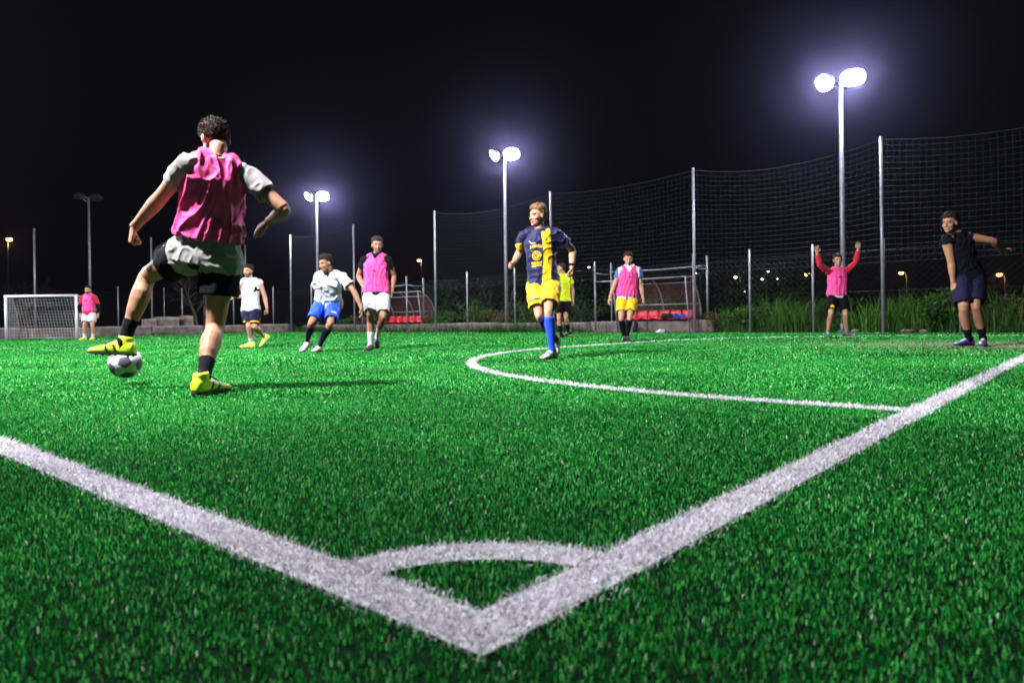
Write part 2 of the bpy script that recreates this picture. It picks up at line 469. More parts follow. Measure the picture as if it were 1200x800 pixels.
        for _ in range(int(n*1.7) if style != 'nape' else n):
            while True:
                d = V((rnd.gauss(0, 1), rnd.gauss(0, 1), rnd.gauss(0, 1))).normalized(); p = c0 + V((d.x*rr.x, d.y*rr.y, d.z*rr.z))
                if cover(p) > .6: break
            upz = sm(.02, .1, p.z)
            L = tuft*(.45 + .8*upz)*rnd.uniform(.6, 1.3)
            fl = {'short': V((0, .25, .3)), 'nape': V((rnd.uniform(-.3, .3), .5, .15)), 'quiff': V((0, -.1, .9)), 'fringe': V((0, .9, .1)), 'messy': V((rnd.uniform(-.6, .6), rnd.uniform(-.8, .4), .4))}[style]
            dirn = (d*.8 + fl*upz + V((0, -.35, -.75))*(1-upz) + V((rnd.gauss(0, .25), rnd.gauss(0, .25), rnd.gauss(0, .25)))).normalized()
            st = c0 + V((d.x*(rr.x+.004), d.y*(rr.y+.004), d.z*(rr.z+.004)))
            mid = st + dirn*L*.55 + d*.003; en = st + dirn*L - d*L*.12
            w = rnd.uniform(.0035, .0075) if style != 'nape' else rnd.uniform(.003, .0055)
            mb.tube([T(*st), T(*mid), T(*en)], [w*S, w*.75*S, .001], n=5)
        return s.part('hair', mb.mesh('hair'), m)
    # ---------------------------------------------------------- clothes
    def folds(s, me, amp, kind='shirt', seed=0):
        sd = V((seed*3.1, seed*1.7, seed))
        def fn(c, n):
            x, h, w = s.local(c); d = np.empty(len(c))
            for i in range(len(c)):
                a, b, e = float(x[i]), float(h[i]), float(w[i])
                if kind == 'bib':      # long folds hanging from the shoulders
                    q = noise.noise(V((a*17 + .6*noise.noise(V((a*3, b*3, 1)) + sd)*3, b*2.6 + a*2, e*13)) + sd)
                    q2 = noise.noise(V((a*30, b*6, e*24)) + sd*2)
                    g = max(0, 1-2.6*abs(q))**2; q3 = noise.noise(V((a*7 + b*5, b*7 - a*9, e*7)) + sd)
                    d[i] = amp*(1.25*g*(1.2 - .6*b) - .35 + .30*q2 + .55*max(0, 1-3.2*abs(q3))**2)
                elif kind == 'shorts':
                    q = noise.noise(V((a*13, b*7 + a*4, e*13)) + sd); d[i] = amp*((1-2.2*abs(q))*.7 + .4*noise.noise(V((a*26, b*16, e*26)) + sd))
                else:                  # slanted drag folds
                    q = noise.noise(V((a*9 + b*6, b*9 - a*7, e*8)) + sd); q2 = noise.noise(V((a*20 - b*9, b*13, e*18)) + sd*2)
                    d[i] = amp*max(-.25, 1.3*max(0, 1-2.6*abs(q))**2 - .15 + .40*q2)
            return d*s.s
        displace(me, fn)
    def torso_cloth(s, secs, t_hem, mb=None):
        """closed shell with a hollow hem; secs (t, a, b, forward offset) from hem up"""
        mb = mb or MB(); h = secs[0]
        rs = [s.ring(t_hem + .10, h[1]*.80, h[2]*.80, h[3]), s.ring(t_hem + .015, h[1]*.90, h[2]*.90, h[3]), s.ring(t_hem, h[1]*.95, h[2]*.95, h[3])]
        rs += [s.ring(t, a, b, o) for t, a, b, o in secs]
        return mb.rings(rs)
    def shirt(s, mats, sleeve=.62, hem=-.17, pf=None, amp=.008, seed=0, wide=1.0, cuff=.028, name='shirt', collar=1.03, hemw=1.0, drape=0):
        mb = MB(); S = s.s
        k = wide
        secs = [(hem, .192*k*hemw, .138*k*hemw, .0), (hem+.1, .188*k*(.5+.5*hemw), .136*k*(.5+.5*hemw), 0), (.1, .178*k, .128*k, .002), (.4, .160*k, .120*k, .006), (.6, .168*k, .125*k, .006), (.78, .176*k, .122*k, .002), (.90, .150*k, .096, -.002), (.98, .090, .078, 0), (collar, .068, .068, 0)]
        s.torso_cloth(secs, hem, mb)
        for q in 'RL':
            nb = s.spine(1.0)
            mb.tube([nb - s.up*.03*S, nb.lerp(s.sh[q], .5) + s.up*.006*S, s.sh[q]], [.064*S, .060*S, .060*S], n=14)
            mb.ell(s.sh[q], (.066*S,)*3)
            if sleeve > 0:
                fl = lambda t: .007 + (cuff-.007)*min(1, t/max(.3, sleeve))
                p, r, f = s.arm_path(q, 0, 0, sleeve, 12, fl)
                # hollow cuff
                e = p[-1]; dr = (p[-1]-p[-2]).normalized(); ra, rb = r[-1]
                p += [e + dr*.002, e - dr*.012*S, e - dr*.035*S]; r += [(ra*.93, rb*.93), (ra*.86, rb*.86), (ra*.7, rb*.7)]
                mb2 = MB()
                n = 18; rs = []
                for i in range(len(p)):
                    t = (p[min(i+1, 11)] - p[max(min(i-1, 10), 0)]).normalized() if i < 12 else dr
                    sd = perp(t, f); ff = sd.cross(t)
                    rs.append([p[i] + sd*(r[i][0]*math.cos(2*math.pi*j/n)) + ff*(r[i][1]*math.sin(2*math.pi*j/n)) for j in range(n)])
                mb.rings(rs)
        for q in ('RL' if drape else ''):
            p, r, f = s.leg_path(q, .036, 0, drape, 6); mb.tube(p, r, n=22, ref=f)
        me = remesh(mb, s.vox, 3, .5); s.folds(me, amp, 'shirt', seed)
        if pf: paint(me, lambda c: pf(*s.local(c)))
        return s.part(name, me, mats)
    def bib(s, mats, hem=-.02, amp=.012, seed=0, pf=None, wide=1.0):
        k = wide
        secs = [(hem, .200*k, .152*k, 0), (hem+.12, .196*k, .150*k, 0), (.4, .180*k, .143*k, .006), (.6, .184*k, .146*k, .006), (.78, .186*k, .141*k, .002), (.88, .160, .118, 0), (.96, .128, .094, -.002), (1.01, .094, .084, 0), (1.035, .075, .075, 0)]
        mb = s.torso_cloth(secs, hem); S = s.s
        for q in 'RL':
            nb = s.spine(1.0)
            mb.tube([nb - s.up*.02*S, nb.lerp(s.sh[q], .42) + s.up*.012*S, nb.lerp(s.sh[q], .68) + s.up*.004*S], [.068*S, .068*S, .064*S], n=14)
        me = remesh(mb, s.vox, 3, .5); s.folds(me, amp, 'bib', seed)
        if pf: paint(me, lambda c: pf(*s.local(c)))
        return s.part('bib', me, mats)
    def shorts(s, mats, length=.72, flare=.034, amp=.007, seed=0, pf=None, top=.14):
        mb = MB(); S = s.s
        mb.rings([s.ring(t, a, b, o) for t, a, b, o in [(-.2, .09, .09, -.006), (-.13, .16, .122, -.008), (-.05, .178, .13, -.008), (.05, .176, .126, -.004), (top, .166, .118, 0)]])
        for q in 'RL':
            fl = lambda t: .018 + (flare-.018)*t/length
            p, r, f = s.leg_path(q, 0, 0, length, 14, fl)
            dr = (p[-1]-p[-2]).normalized(); e = p[-1]; ra, rb = r[-1]; m0 = len(p)
            p += [e + dr*.002, e - dr*.02*S, e - dr*.08*S]; r += [(ra*.94, rb*.94), (ra*.88, rb*.88), (ra*.72, rb*.72)]
            n = 22; rs = []
            for i in range(len(p)):
                t = (p[min(i+1, m0-1)] - p[max(min(i-1, m0-2), 0)]).normalized() if i < m0 else dr
                sd = perp(t, f); ff = sd.cross(t)
                rs.append([p[i] + sd*(r[i][0]*math.cos(2*math.pi*j/n)) + ff*(r[i][1]*math.sin(2*math.pi*j/n)) for j in range(n)])
            mb.rings(rs)
        me = remesh(mb, s.vox, 3, .5); s.folds(me, amp, 'shorts', seed)
        if pf:
            paint(me, lambda c: pf(c, s))
        return s.part('shorts', me, mats)
    def sock(s, q, m, t0, pf=None):
        p, r, f = s.leg_path(q, .0045, t0, 2.0, 16)
        r[0] = (r[0][0]*1.03, r[0][1]*1.03)
        a = s.J['ank'+q]; fu = s.foot[q][1]
        p.append(a - fu*.04*s.s); r.append((.036*s.s, .042*s.s))
        mb = MB(); mb.tube(p, r, n=20, ref=f)
        me = mb.mesh('sock')
        displace(me, lambda c, n: np.array([.003*s.s*noise.noise(V(map(float, x))*V((1, 1, 1)).length*22) for x in c]))
        return s.part('sock', me, m if isinstance(m, list) else [m])
    def boot(s, q, upper, sole, lace, stripe=None, size=1.04):
        S = s.s*size; a = s.J['ank'+q]; fd, fu = s.foot[q]; sd = fd.cross(fu).normalized()
        o0 = a - fu*.088*s.s
        P = lambda x, y, z: o0 + fd*(x*S) + sd*(y*S) + fu*(z*S)
        st = [(-.070, .018, .022, .055), (-.062, .029, .012, .080), (-.040, .036, .008, .094), (-.01, .037, .008, .098), (.025, .037, .010, .094), (.06, .039, .010, .078), (.10, .044, .008, .060), (.14, .046, .008, .049), (.172, .040, .009, .041), (.192, .027, .012, .033), (.201, .010, .016, .027)]
        mb = MB(); rs = []
        for x, w, z0, z1 in st:
            ring = []
            for i in range(18):
                q_ = 2*math.pi*i/18; cx, cz = math.cos(q_), math.sin(q_)
                cx = math.copysign(abs(cx)**.8, cx); zz = (z0+z1)/2 + (z1-z0)/2*(math.copysign(abs(cz)**(.5 if cz < 0 else .9), cz))
                ring.append(P(x, w*cx*(1 if cz < .2 else 1 - .25*(cz-.2)), zz))
            rs.append(ring)
        mb.rings(rs)
        mb.tube([P(-.012, 0, .07), P(-.014, 0, .10), P(-.016, 0, .112)], [(.039*S, .044*S), (.037*S, .043*S), (.035*S, .041*S)], n=16, ref=fd)
        me = remesh(mb, min(.006, s.vox), 3, .5)
        if stripe:
            bb = np.array(o0); F_, U_ = np.array(fd), np.array(fu)
            paint(me, lambda c: ((((c-bb)@F_/S - .5*((c-bb)@U_/S)) % .05 < .016) & ((c-bb)@F_/S > .0) & ((c-bb)@F_/S < .10) & ((c-bb)@U_/S > .02) & ((c-bb)@U_/S < .065)).astype(int))
        b = s.part('boot', me, [upper] + ([stripe] if stripe else []))
        so = MB(); out = [(-.073, .014), (-.055, .031), (-.02, .037), (.03, .034), (.08, .042), (.13, .048), (.17, .042), (.195, .024), (.205, .006)]
        ring = [(x, w) for x, w in out] + [(x, -w) for x, w in reversed(out)]
        so.rings([[P(x, y, .004 + .00*x) for x, y in ring], [P(x, y*1.02, .013) for x, y in ring]])
        for x in (-.045, .06, .10, .145):
            for y in (-.024, .024): so.tube([P(x, y, .006), P(x, y, -.005)], [.007*S, .005*S], n=6, ref=fd)
        m2 = so.mesh('sole'); m2.transform(Matrix.Translation(-s.root)); link_mesh('sole', m2, [sole], b, False)
        la = MB()
        for i in range(5):
            x = .028 + .016*i; z = .0945 - .0245*((x-.02)/.05)*.72
            la.tube([P(x, -.020, z-.006), P(x + .006, 0, z + .0045), P(x, .020, z-.006)], .0032*S, n=5, ref=fd)
        m3 = la.mesh('laces'); m3.transform(Matrix.Translation(-s.root)); link_mesh('laces', m3, [lace], b, True)
    def set_feet(s, R_, L_):
        """each: (heading in degrees, toe pitch in degrees)"""
        s.foot = {}
        for q, (hd, pt) in (('R', R_), ('L', L_)):
            h = V((math.cos(R(hd)), math.sin(R(hd)), 0)); p = R(pt)
            d = h*math.cos(p) + V((0, 0, math.sin(p))); u = V((0, 0, 1))*math.cos(p) - h*math.sin(p)
            s.foot[q] = (d, u)
# ------------------------------------------------------------------ world and light
w = bpy.data.worlds.new('World'); scene.world = w; w.use_nodes = True
bg = w.node_tree.nodes['Background']
sky = w.node_tree.nodes.new('ShaderNodeTexSky'); sky.sky_type = 'NISHITA'; sky.sun_disc = False
sky.sun_elevation = R(-9); sky.sun_rotation = R(160)
mixn = w.node_tree.nodes.new('ShaderNodeMix'); mixn.data_type = 'RGBA'; mixn.blend_type = 'ADD'; mixn.inputs['Factor'].default_value = 1
mixn.inputs['B'].default_value = (0.032, 0.032, 0.033, 1)
w.node_tree.links.new(sky.outputs[0], mixn.inputs['A']); w.node_tree.links.new(mixn.outputs['Result'], bg.inputs['Color'])
bg.inputs['Strength'].default_value = 0.08

def v_of(k, fv):
    c = CORNER.x*GV.x + CORNER.y*GV.y
    Y = (fv + c)/(k*GV.x + GV.y)
    return V((k*Y, Y, 0))

# ------------------------------------------------------------------ ground, pitch and its markings
def sheet(name, pts, z, m):
    mb = MB(); mb.add([V((p.x, p.y, z)) for p in pts], [tuple(range(len(pts)))])
    return tag(mb.build(name, m), kind='structure')
sheet('ground', [V((-400, -60, 0)), V((400, -60, 0)), V((400, 900, 0)), V((-400, 900, 0))], -0.02, M['dirt'])
UMAX, VMAX = 17.62, 29.4
sheet('pitch', [fld(-6, -7), fld(UMAX, -7), fld(UMAX, VMAX), fld(-6, VMAX)], 0.0, M['turf_base'])

LW = 0.048
def d_D(u, v):   # distance to the D-shaped goal area line
    w_ = np.maximum(v - .6, 0)
    a = np.hypot(u - 7.9, w_); b = np.hypot(u - 10.3, w_)
    d = np.where(u < 7.9, np.abs(a - 5.1), np.where(u > 10.3, np.abs(b - 5.1), np.abs(v - 5.7)))
    return np.where(v < -.02, 9, d)
def line_kind(u, v):
    k = np.zeros(len(u), int)
    k[(d_D(u, v) < LW)] = 4
    k[(np.abs(np.hypot(u, v) - .335) < LW*.92) & (u > 0) & (v > 0)] = 3
    k[(np.abs(v) < LW) & (u > -LW)] = 2
    k[(np.abs(u) < LW) & (v > -LW)] = 1
    return k
def strip(name, path, hw, z=0.004):
    mb = MB(); vs = []; fs = []
    for i, p in enumerate(path):
        t = (path[min(i+1, len(path)-1)] - path[max(i-1, 0)]).normalized(); n = V((-t.y, t.x, 0))
        vs += [p + n*hw + V((0, 0, z)), p - n*hw + V((0, 0, z))]
        if i: fs.append((2*i-2, 2*i-1, 2*i+1, 2*i))
    mb.add(vs, fs); return tag(mb.build(name, M['line_base']), kind='structure')
strip('touch_line', [fld(0, -LW), fld(0, 28.8)], LW)
strip('goal_line', [fld(LW, 0), fld(17.3, 0)], LW)
strip('corner_arc', [fld(.335*math.cos(a), .335*math.sin(a)) for a in np.linspace(.16, math.pi/2-.16, 16)], LW*.92)
arc = [fld(2.8, LW)] + [fld(7.9 - 5.1*math.cos(a), .6 + 5.1*math.sin(a)) for a in np.linspace(0, math.pi/2, 40)] + [fld(10.3 + 5.1*math.sin(a), .6 + 5.1*math.cos(a)) for a in np.linspace(0, math.pi/2, 40)] + [fld(15.4, LW)]
strip('goal_area_line', arc, LW)

# fibres: thousands of bent blades, longer and closer near the camera
def blades(X, Y, L, W, lean):
    n = len(X); ang = rng.uniform(0, 2*np.pi, n); la = rng.uniform(0, 2*np.pi, n)
    sx, sy = np.cos(ang)*W/2, np.sin(ang)*W/2
    lx, ly = np.cos(la)*lean*L, np.sin(la)*lean*L
    z0 = np.full(n, -0.004)
    hz = L*np.sqrt(np.clip(1-lean**2, .05, 1))
    P0 = np.stack([X-sx, Y-sy, z0], 1); P1 = np.stack([X+sx, Y+sy, z0], 1)
    mx, my = X + lx*.35, Y + ly*.35
    P2 = np.stack([mx+sx*.9, my+sy*.9, hz*.6], 1); P3 = np.stack([mx-sx*.9, my-sy*.9, hz*.6], 1)
    tx, ty = X + lx, Y + ly
    P4 = np.stack([tx+sx*.45, ty+sy*.45, hz], 1); P5 = np.stack([tx-sx*.45, ty-sy*.45, hz*.985], 1)
    v = np.stack([P0, P1, P2, P3, P4, P5], 1).reshape(-1, 3)
    b = np.arange(n)[:, None]*6
    q = np.concatenate([b + np.array([0, 1, 2, 3]), b + np.array([3, 2, 4, 5])], 1).reshape(-1, 4)
    return v, q
bands = [(.45, 1.5, 62000, .0019, .0105), (1.5, 2.4, 36000, .0023, .0115), (2.4, 4, 18000, .0030, .0135), (4, 7, 5600, .0054, .016), (7, 12, 1900, .0085, .018), (12, 21, 560, .015, .019), (21, 42, 120, .03, .022)]
acc = {'g': [], 'w': [], 's': []}
for y0, y1, dens, wd, ln in bands:
    kx = 1.2 if y1 < 13 else .95
    area = kx*(y1**2 - y0**2); n = int(area*dens)
    Y = np.sqrt(rng.uniform(y0**2, y1**2, n)); X = rng.uniform(-kx, kx, n)*Y
    rx, ry = X - CORNER.x, Y - CORNER.y
    u = rx*GU.x + ry*GU.y; v = rx*GV.x + ry*GV.y
    ok = (u < UMAX) & (v < VMAX) & (u > -6) & (v > -7)
    X, Y, u, v = X[ok], Y[ok], u[ok], v[ok]; n = len(X)
    jit = .018
    lk = line_kind(u + rng.normal(0, jit*.5, n), v + rng.normal(0, jit*.5, n))
    L = ln*rng.uniform(.55, 1.15, n); W = wd*rng.uniform(.7, 1.3, n); lean = rng.uniform(.03, .55 if y1 < 2 else (.68 if y1 < 3 else .95), n)
    lean = np.where(lk > 0, rng.uniform(.35, .96, n), lean)
    thin = (lk > 0) | (rng.uniform(0, 1, n) < (.40 if y1 < 2 else (.52 if y1 < 3 else (.8 if y1 < 5 else 1))))
    X, Y, u, v, lk, L, W, lean = (q_[thin] for q_ in (X, Y, u, v, lk, L, W, lean)); n = len(X)
    # tufts lean together
    for i in range(0): pass
    wn = np.exp(-((u-10.6)/1.5)**2 - ((v-.6)/1.9)**2)*.95
    sand = (rng.uniform(0, 1, n) < wn) & (lk == 0)
    for key, mk in (('w', lk > 0), ('s', sand), ('g', (lk == 0) & ~sand)):
        if mk.any(): acc[key].append(blades(X[mk], Y[mk], L[mk]*{'w': 1.45, 's': .7, 'g': 1}[key], W[mk]*(1.45 if key == 'w' else 1), lean[mk]))
def join_blades(name, lst, m):
    vs = []; qs = []; b = 0
    for v, q in lst: vs.append(v); qs.append(q + b); b += len(v)
    me = np_mesh(name, np.concatenate(vs), np.concatenate(qs)); return tag(link_mesh(name, me, m), kind='stuff')
tag(join_blades('turf_grass', acc['g'], M['turf']), 'short green artificial grass covering the football pitch', 'grass')
tag(join_blades('line_fibres', acc['w'], M['white_turf']), 'white grass fibres of the painted pitch lines', 'grass')
tag(join_blades('worn_grass', acc['s'], M['worn_turf']), 'pale sandy worn grass patch beside the keeper in black', 'grass')

# ------------------------------------------------------------------ floodlight masts
LH = 6.6
def oval(a, b, e=2.5, n=28):
    return [(math.copysign(abs(math.cos(t))**(2/e), math.cos(t))*a, math.copysign(abs(math.sin(t))**(2/e), math.sin(t))*b) for t in np.linspace(0, 2*math.pi, n, endpoint=False)]
def mast(base, aimA, aimB, label, lit=True, power=0, H=LH, group='floodlight masts around the pitch', heads=2):
    t = empty('floodlight_mast', base); tag(t, label, 'floodlight', group)
    mb = MB(); mb.tube([V((0, 0, -.02)), V((0, 0, H*.5)), V((0, 0, H))], [.072, .060, .046], n=12, ref=V((0, 1, 0))); mb.build('pole', M['galv'], t, True)
    mb = MB(); mb.box((0, 0, .012), (.34, .34, .03)); mb.tube([V((0, 0, .02)), V((0, 0, .22))], .10, n=12)
    for a in range(4): mb.tube([V((.12*math.cos(a*1.57+.78), .12*math.sin(a*1.57+.78), .02)), V((.12*math.cos(a*1.57+.78), .12*math.sin(a*1.57+.78), .06))], .014, n=6)
    mb.build('base_plate', M['galv'], t)
    ax = (V((aimA.x-base.x, aimA.y-base.y, 0)).normalized()).cross(V((0, 0, 1)))
    mb = MB(); mb.tube([V((0, 0, H)) + ax*.42, V((0, 0, H)) - ax*.34], .032, n=8); mb.tube([V((0, 0, H-.28)), V((0, 0, H)) + ax*.3], .018, n=6)
    mb.build('crossarm', M['galv'], t, True)
    for hd, (aim, off) in enumerate(((aimA, -.30), (aimB, .36))):
        c = V((0, 0, H + .02)) + ax*off + V((0, 0, .0))
        d = (V((aim.x, aim.y, 0)) - (V(base) + c)).normalized()
        r = d.cross(V((0, 0, 1))).normalized(); u = r.cross(d)
        m3 = frame_cols(r, d, u); tilt = Matrix.Rotation(0, 3, 'X')
        hb = MB(); hb.rings([[c + m3 @ V((x*k_, y, z*k_)) for x, z in oval(.31, .23)] for y, k_ in ((-.15, .55), (-.05, .85), (.05, 1.0), (.07, 1.0), (.07, .93), (.055, .93))])
        for i in range(5): hb.box(c + m3 @ V((-.16 + .08*i, -.13, 0)), (.008, .10, .24), m3)
        h = hb.build('lamp_head', M['dark_metal'], t)
        yk = MB(); yk.tube([c + m3 @ V((-.325, 0, 0)), V((0, 0, H)) + ax*(off*.9) + V((0, 0, -.02)), c + m3 @ V((.325, 0, 0))], .012, n=6); yk.build('bracket', M['galv'], h)
        lb = MB(); lb.rings([[c + m3 @ V((x, y, z)) for x, z in oval(.285, .205)] for y in (.058, .064)])
        lb.build('lens', M['lens'] if lit else M['grey_lens'], h)
        if lit and power:
            L = bpy.data.lights.new('floodlight', 'SPOT'); L.energy = power*(1 if hd == 0 else .8); L.color = (0.93, 0.95, 1.0)
            L.spot_size = R(140); L.spot_blend = 0.6; L.shadow_soft_size = .09
            lo = bpy.data.objects.new('floodlight', L); col.objects.link(lo); lo.parent = h
            lo.location = c + d*.14; lo.rotation_euler = (-d).to_track_quat('Z', 'Y').to_euler()
    return t
M['grey_lens'] = mat('unlit_lens', (0.07, 0.07, 0.08), 0.3, var=.05)
PW_FAR, PW_NEAR = 1700, 4400
def along(p, dv, du): return p + GV*dv + GU*du
m1 = u_of(.4771, 18.8); m2 = u_of(-.0077, 18.8); m3_ = u_of(-.2785, 18.8)
mast(m1, along(m1, -1.5, -11), along(m1, 7, -8), 'tall lit floodlight mast behind the net at the right, nearest of the lit masts', True, PW_FAR)
mast(m2, along(m2, -5, -11), along(m2, 6, -8), 'lit floodlight mast rising just left of the blue and yellow player', True, PW_FAR)
mast(m3_, along(m3_, -9, -10), along(m3_, 3, -8), 'small lit floodlight mast behind the player in blue shorts, farthest of the lit masts', True, PW_FAR)
m4 = v_of(-.6063, 36.6)
mast(m4, along(m4, -1.6, -.5), along(m4, -1.6, .5), 'thin unlit floodlight mast behind the far goalkeeper', False)
for i, dv in enumerate((0.0, 11.9, 23.8)):   # the near row, left of the picture
    b = fld(-1.55, 4.9 + dv)
    mast(b, along(b, (4.8, -2, -3)[i], (7.2, 8, 8)[i]), along(b, (0, -6, -6)[i], (8, 9, 9)[i]), ('near floodlight mast beside the touch line at the left of the kicking player', 'middle floodlight mast of the row along the near touch line', 'floodlight mast at the far end of the near touch line')[i], True, (6200, PW_NEAR, PW_NEAR)[i])

# ------------------------------------------------------------------ ball-stop nets and fences
PH = 4.7
def post(name, p, h, r, m, parent):
    mb = MB(); mb.tube([p + V((0, 0, -.03)), p + V((0, 0, h))], r, n=10, ref=V((0, 1, 0))); mb.ell(p + V((0, 0, h)), (r*1.15, r*1.15, r*.8), n=8)
    return mb.build(name, m, parent, True)
def net_panel(a, b, z0, z1, step, r, m, parent, sag=.25, name='net'):
    mb = MB(); L = (b-a).length; nseg = 8; across = V((0, 0, 1)).cross((b-a).normalized())
    def P(s, t):
        top = z1 - sag*4*s*(1-s); blow = .10*math.sin(math.pi*s)*math.sin(math.pi*t)
        ripple = .03*math.sin(s*9 + t*5)
        return a.lerp(b, s) + V((0, 0, z0 + (top-z0)*t)) + across*(blow + ripple)
    nv = int(L/step); nh = int((z1-z0)/step)
    for i in range(nh+1): mb.tube([P(k/nseg, i/nh) for k in range(nseg+1)], r*(2.0 if i == nh else 1.0), n=3, cap=False, mi=0)
    for j in range(nv+1): mb.tube([P(j/nv, k/6) for k in range(7)], r*.6, n=3, cap=False)
    return mb.build(name, m, parent)
net_k = [-.3173, -.2263, -.1095, .0578, .2632, .5337]
NP = [u_of(k, 17.82) for k in net_k]; NP.append(NP[-1] - GV*5.3); NP.append(NP[-1] - GV*5.3)
def rel(p, o): return V((p.x-o.x, p.y-o.y, 0))
f1 = empty('ball_stop_fence', NP[0]); tag(f1, 'tall steel poles with dark netting along the far touch line', 'fence')
for p in NP: post('pole', rel(p, NP[0]), PH, .038, M['galv'], f1)
for i in (0, 2, 3, 4, 5, 6): net_panel(rel(NP[i], NP[0]), rel(NP[i+1], NP[0]), 1.7, PH-.05, .135, .0022, M['cord'], f1, sag=(.2, 0, .28, .15, .3, .25, .3)[i])
E0 = [v_of(-.6854, 35.0), v_of(-.5174, 35.0)]; st = (E0[1]-E0[0]); E0 = [E0[0]-st, E0[0], E0[1], E0[1]+st]
f2 = empty('ball_stop_fence', E0[1]); tag(f2, 'tall bare grey poles behind the far goal', 'fence')
for p in E0: post('pole', rel(p, E0[1]), PH, .040, M['galv'], f2)

def chain(a, b, h, m, parent):
    mb = MB(); d = b-a; L = d.length; n = int(L/.16); h0 = .05
    for i in range(-int(h/.16), n):
        for sgn in (0, 1):
            s0, s1 = i*.16, i*.16 + h; z0, z1 = h0, h
            if s0 < 0: z0 = h0 + (-s0); s0 = 0
            if s1 > L: z1 = h - (s1-L)*(h-h0)/h; s1 = L
            if s1 - s0 < .05: continue
            A, B = a + d*(s0/L), a + d*(s1/L)
            if sgn: mb.tube([A + V((0, 0, h + h0 - z0)), B + V((0, 0, h + h0 - z1))], .0011, n=3, cap=False)
            else: mb.tube([A + V((0, 0, z0)), B + V((0, 0, z1))], .0011, n=3, cap=False)
    for z in (.06, h*.5, h-.02): mb.tube([a + V((0, 0, z)), b + V((0, 0, z))], .0028, n=4)
    return mb.build('wire_mesh', m, parent)
low_k = [-.4425, -.343, -.288, -.215, -.064, .0045, .0607, .3424, .4333, .5355, .645, .78]
LP = [u_of(k, 18.12) for k in low_k]
f3 = empty('perimeter_fence', LP[0]); tag(f3, 'low wire mesh fence on grey posts along the far touch line', 'fence')
for p in LP: post('post', rel(p, LP[0]), 2.28, .027, M['galv'], f3)
for i in range(len(LP)-1):
    chain(rel(LP[i], LP[0]), rel(LP[i+1], LP[0]), 2.05, M['wire'], f3)
EP = [v_of(k, 35.3) for k in (-.85, -.775, -.685, -.566, -.5, -.474, -.40)]
f4 = empty('perimeter_fence', EP[0]); tag(f4, 'low wire mesh fence on grey posts behind the far goal', 'fence')
for p in EP: post('post', rel(p, EP[0]), 2.28, .027, M['galv'], f4)
for i in range(len(EP)-1): chain(rel(EP[i], EP[0]), rel(EP[i+1], EP[0]), 2.05, M['wire'], f4)

# ------------------------------------------------------------------ kerb walls and loose blocks
def wall(name, a, b, h, th, label, chunk=2.1):
    t = empty(name, a); tag(t, label, 'wall'); d = b-a; n = max(1, round(d.length/chunk)); dn = d.normalized(); rot = Matrix.Rotation(math.atan2(dn.y, dn.x), 3, 'Z')
    import bmesh
    for i in range(n):
        me = bpy.data.meshes.new('block'); bm = bmesh.new(); bmesh.ops.create_cube(bm, size=1)
        hh = h*random.uniform(.93, 1.05)
        for v in bm.verts: v.co = V((v.co.x*(d.length/n - .02), v.co.y*th, v.co.z*hh + hh/2 - .02))
        bmesh.ops.bevel(bm, geom=bm.edges[:], offset=.018, segments=2, affect='EDGES')
        bmesh.ops.subdivide_edges(bm, edges=[e for e in bm.edges if e.calc_length() > .15], cuts=6, use_grid_fill=True)
        for v in bm.verts: v.co += v.normal*.012*noise.noise(v.co*4 + V((i*7, 0, 0)))
        for v in bm.verts: v.co = rot @ v.co + dn*((i+.5)*d.length/n)
        bm.to_mesh(me); bm.free(); link_mesh('block', me, M['concrete'], t, True)
    return t
wall('concrete_wall', fld(.5, 29.75), fld(17.9, 29.75), .42, .24, 'low rough pinkish concrete wall behind the far goal')
va = (u_of(.29, 18.5) - CORNER).dot(GV)
wall('concrete_wall', fld(18.5, 29.5), fld(18.5, va), .36, .22, 'low rough concrete wall behind the dugouts and shrubs')
def block(p, sz, rz, label):
    import bmesh
    me = bpy.data.meshes.new('concrete_block'); bm = bmesh.new(); bmesh.ops.create_cube(bm, size=1)
    for v in bm.verts: v.co = V((v.co.x*sz[0], v.co.y*sz[1], (v.co.z+.5)*sz[2]))
    bmesh.ops.bevel(bm, geom=bm.edges[:], offset=.02, segments=2, affect='EDGES')
    bmesh.ops.subdivide_edges(bm, edges=[e for e in bm.edges if e.calc_length() > .12], cuts=5, use_grid_fill=True)
    for v in bm.verts: v.co += v.normal*.02*noise.noise(v.co*3 + p)
    bm.to_mesh(me); bm.free(); o = link_mesh('concrete_block', me, M['concrete'], None, True); o.location = p; o.rotation_euler.z = rz
    tag(o, label, 'block', 'loose blocks behind the far wall')
ez = math.atan2(GU.y, GU.x)
p = v_of(-.522, 31.2); block(V((p.x, p.y, -.02)), (.45, .5, .72), ez, 'small grey concrete block at the left end of the blocks behind the wall')
p = v_of(-.497, 31.3); block(V((p.x, p.y, -.02)), (.95, .5, .80), ez, 'wide pale concrete block behind the wall, seen between the legs of the kicking player')
p = v_of(-.468, 31.4); block(V((p.x, p.y, -.02)), (.42, .5, .86), ez, 'narrow tall concrete block beside a thin post behind the wall')

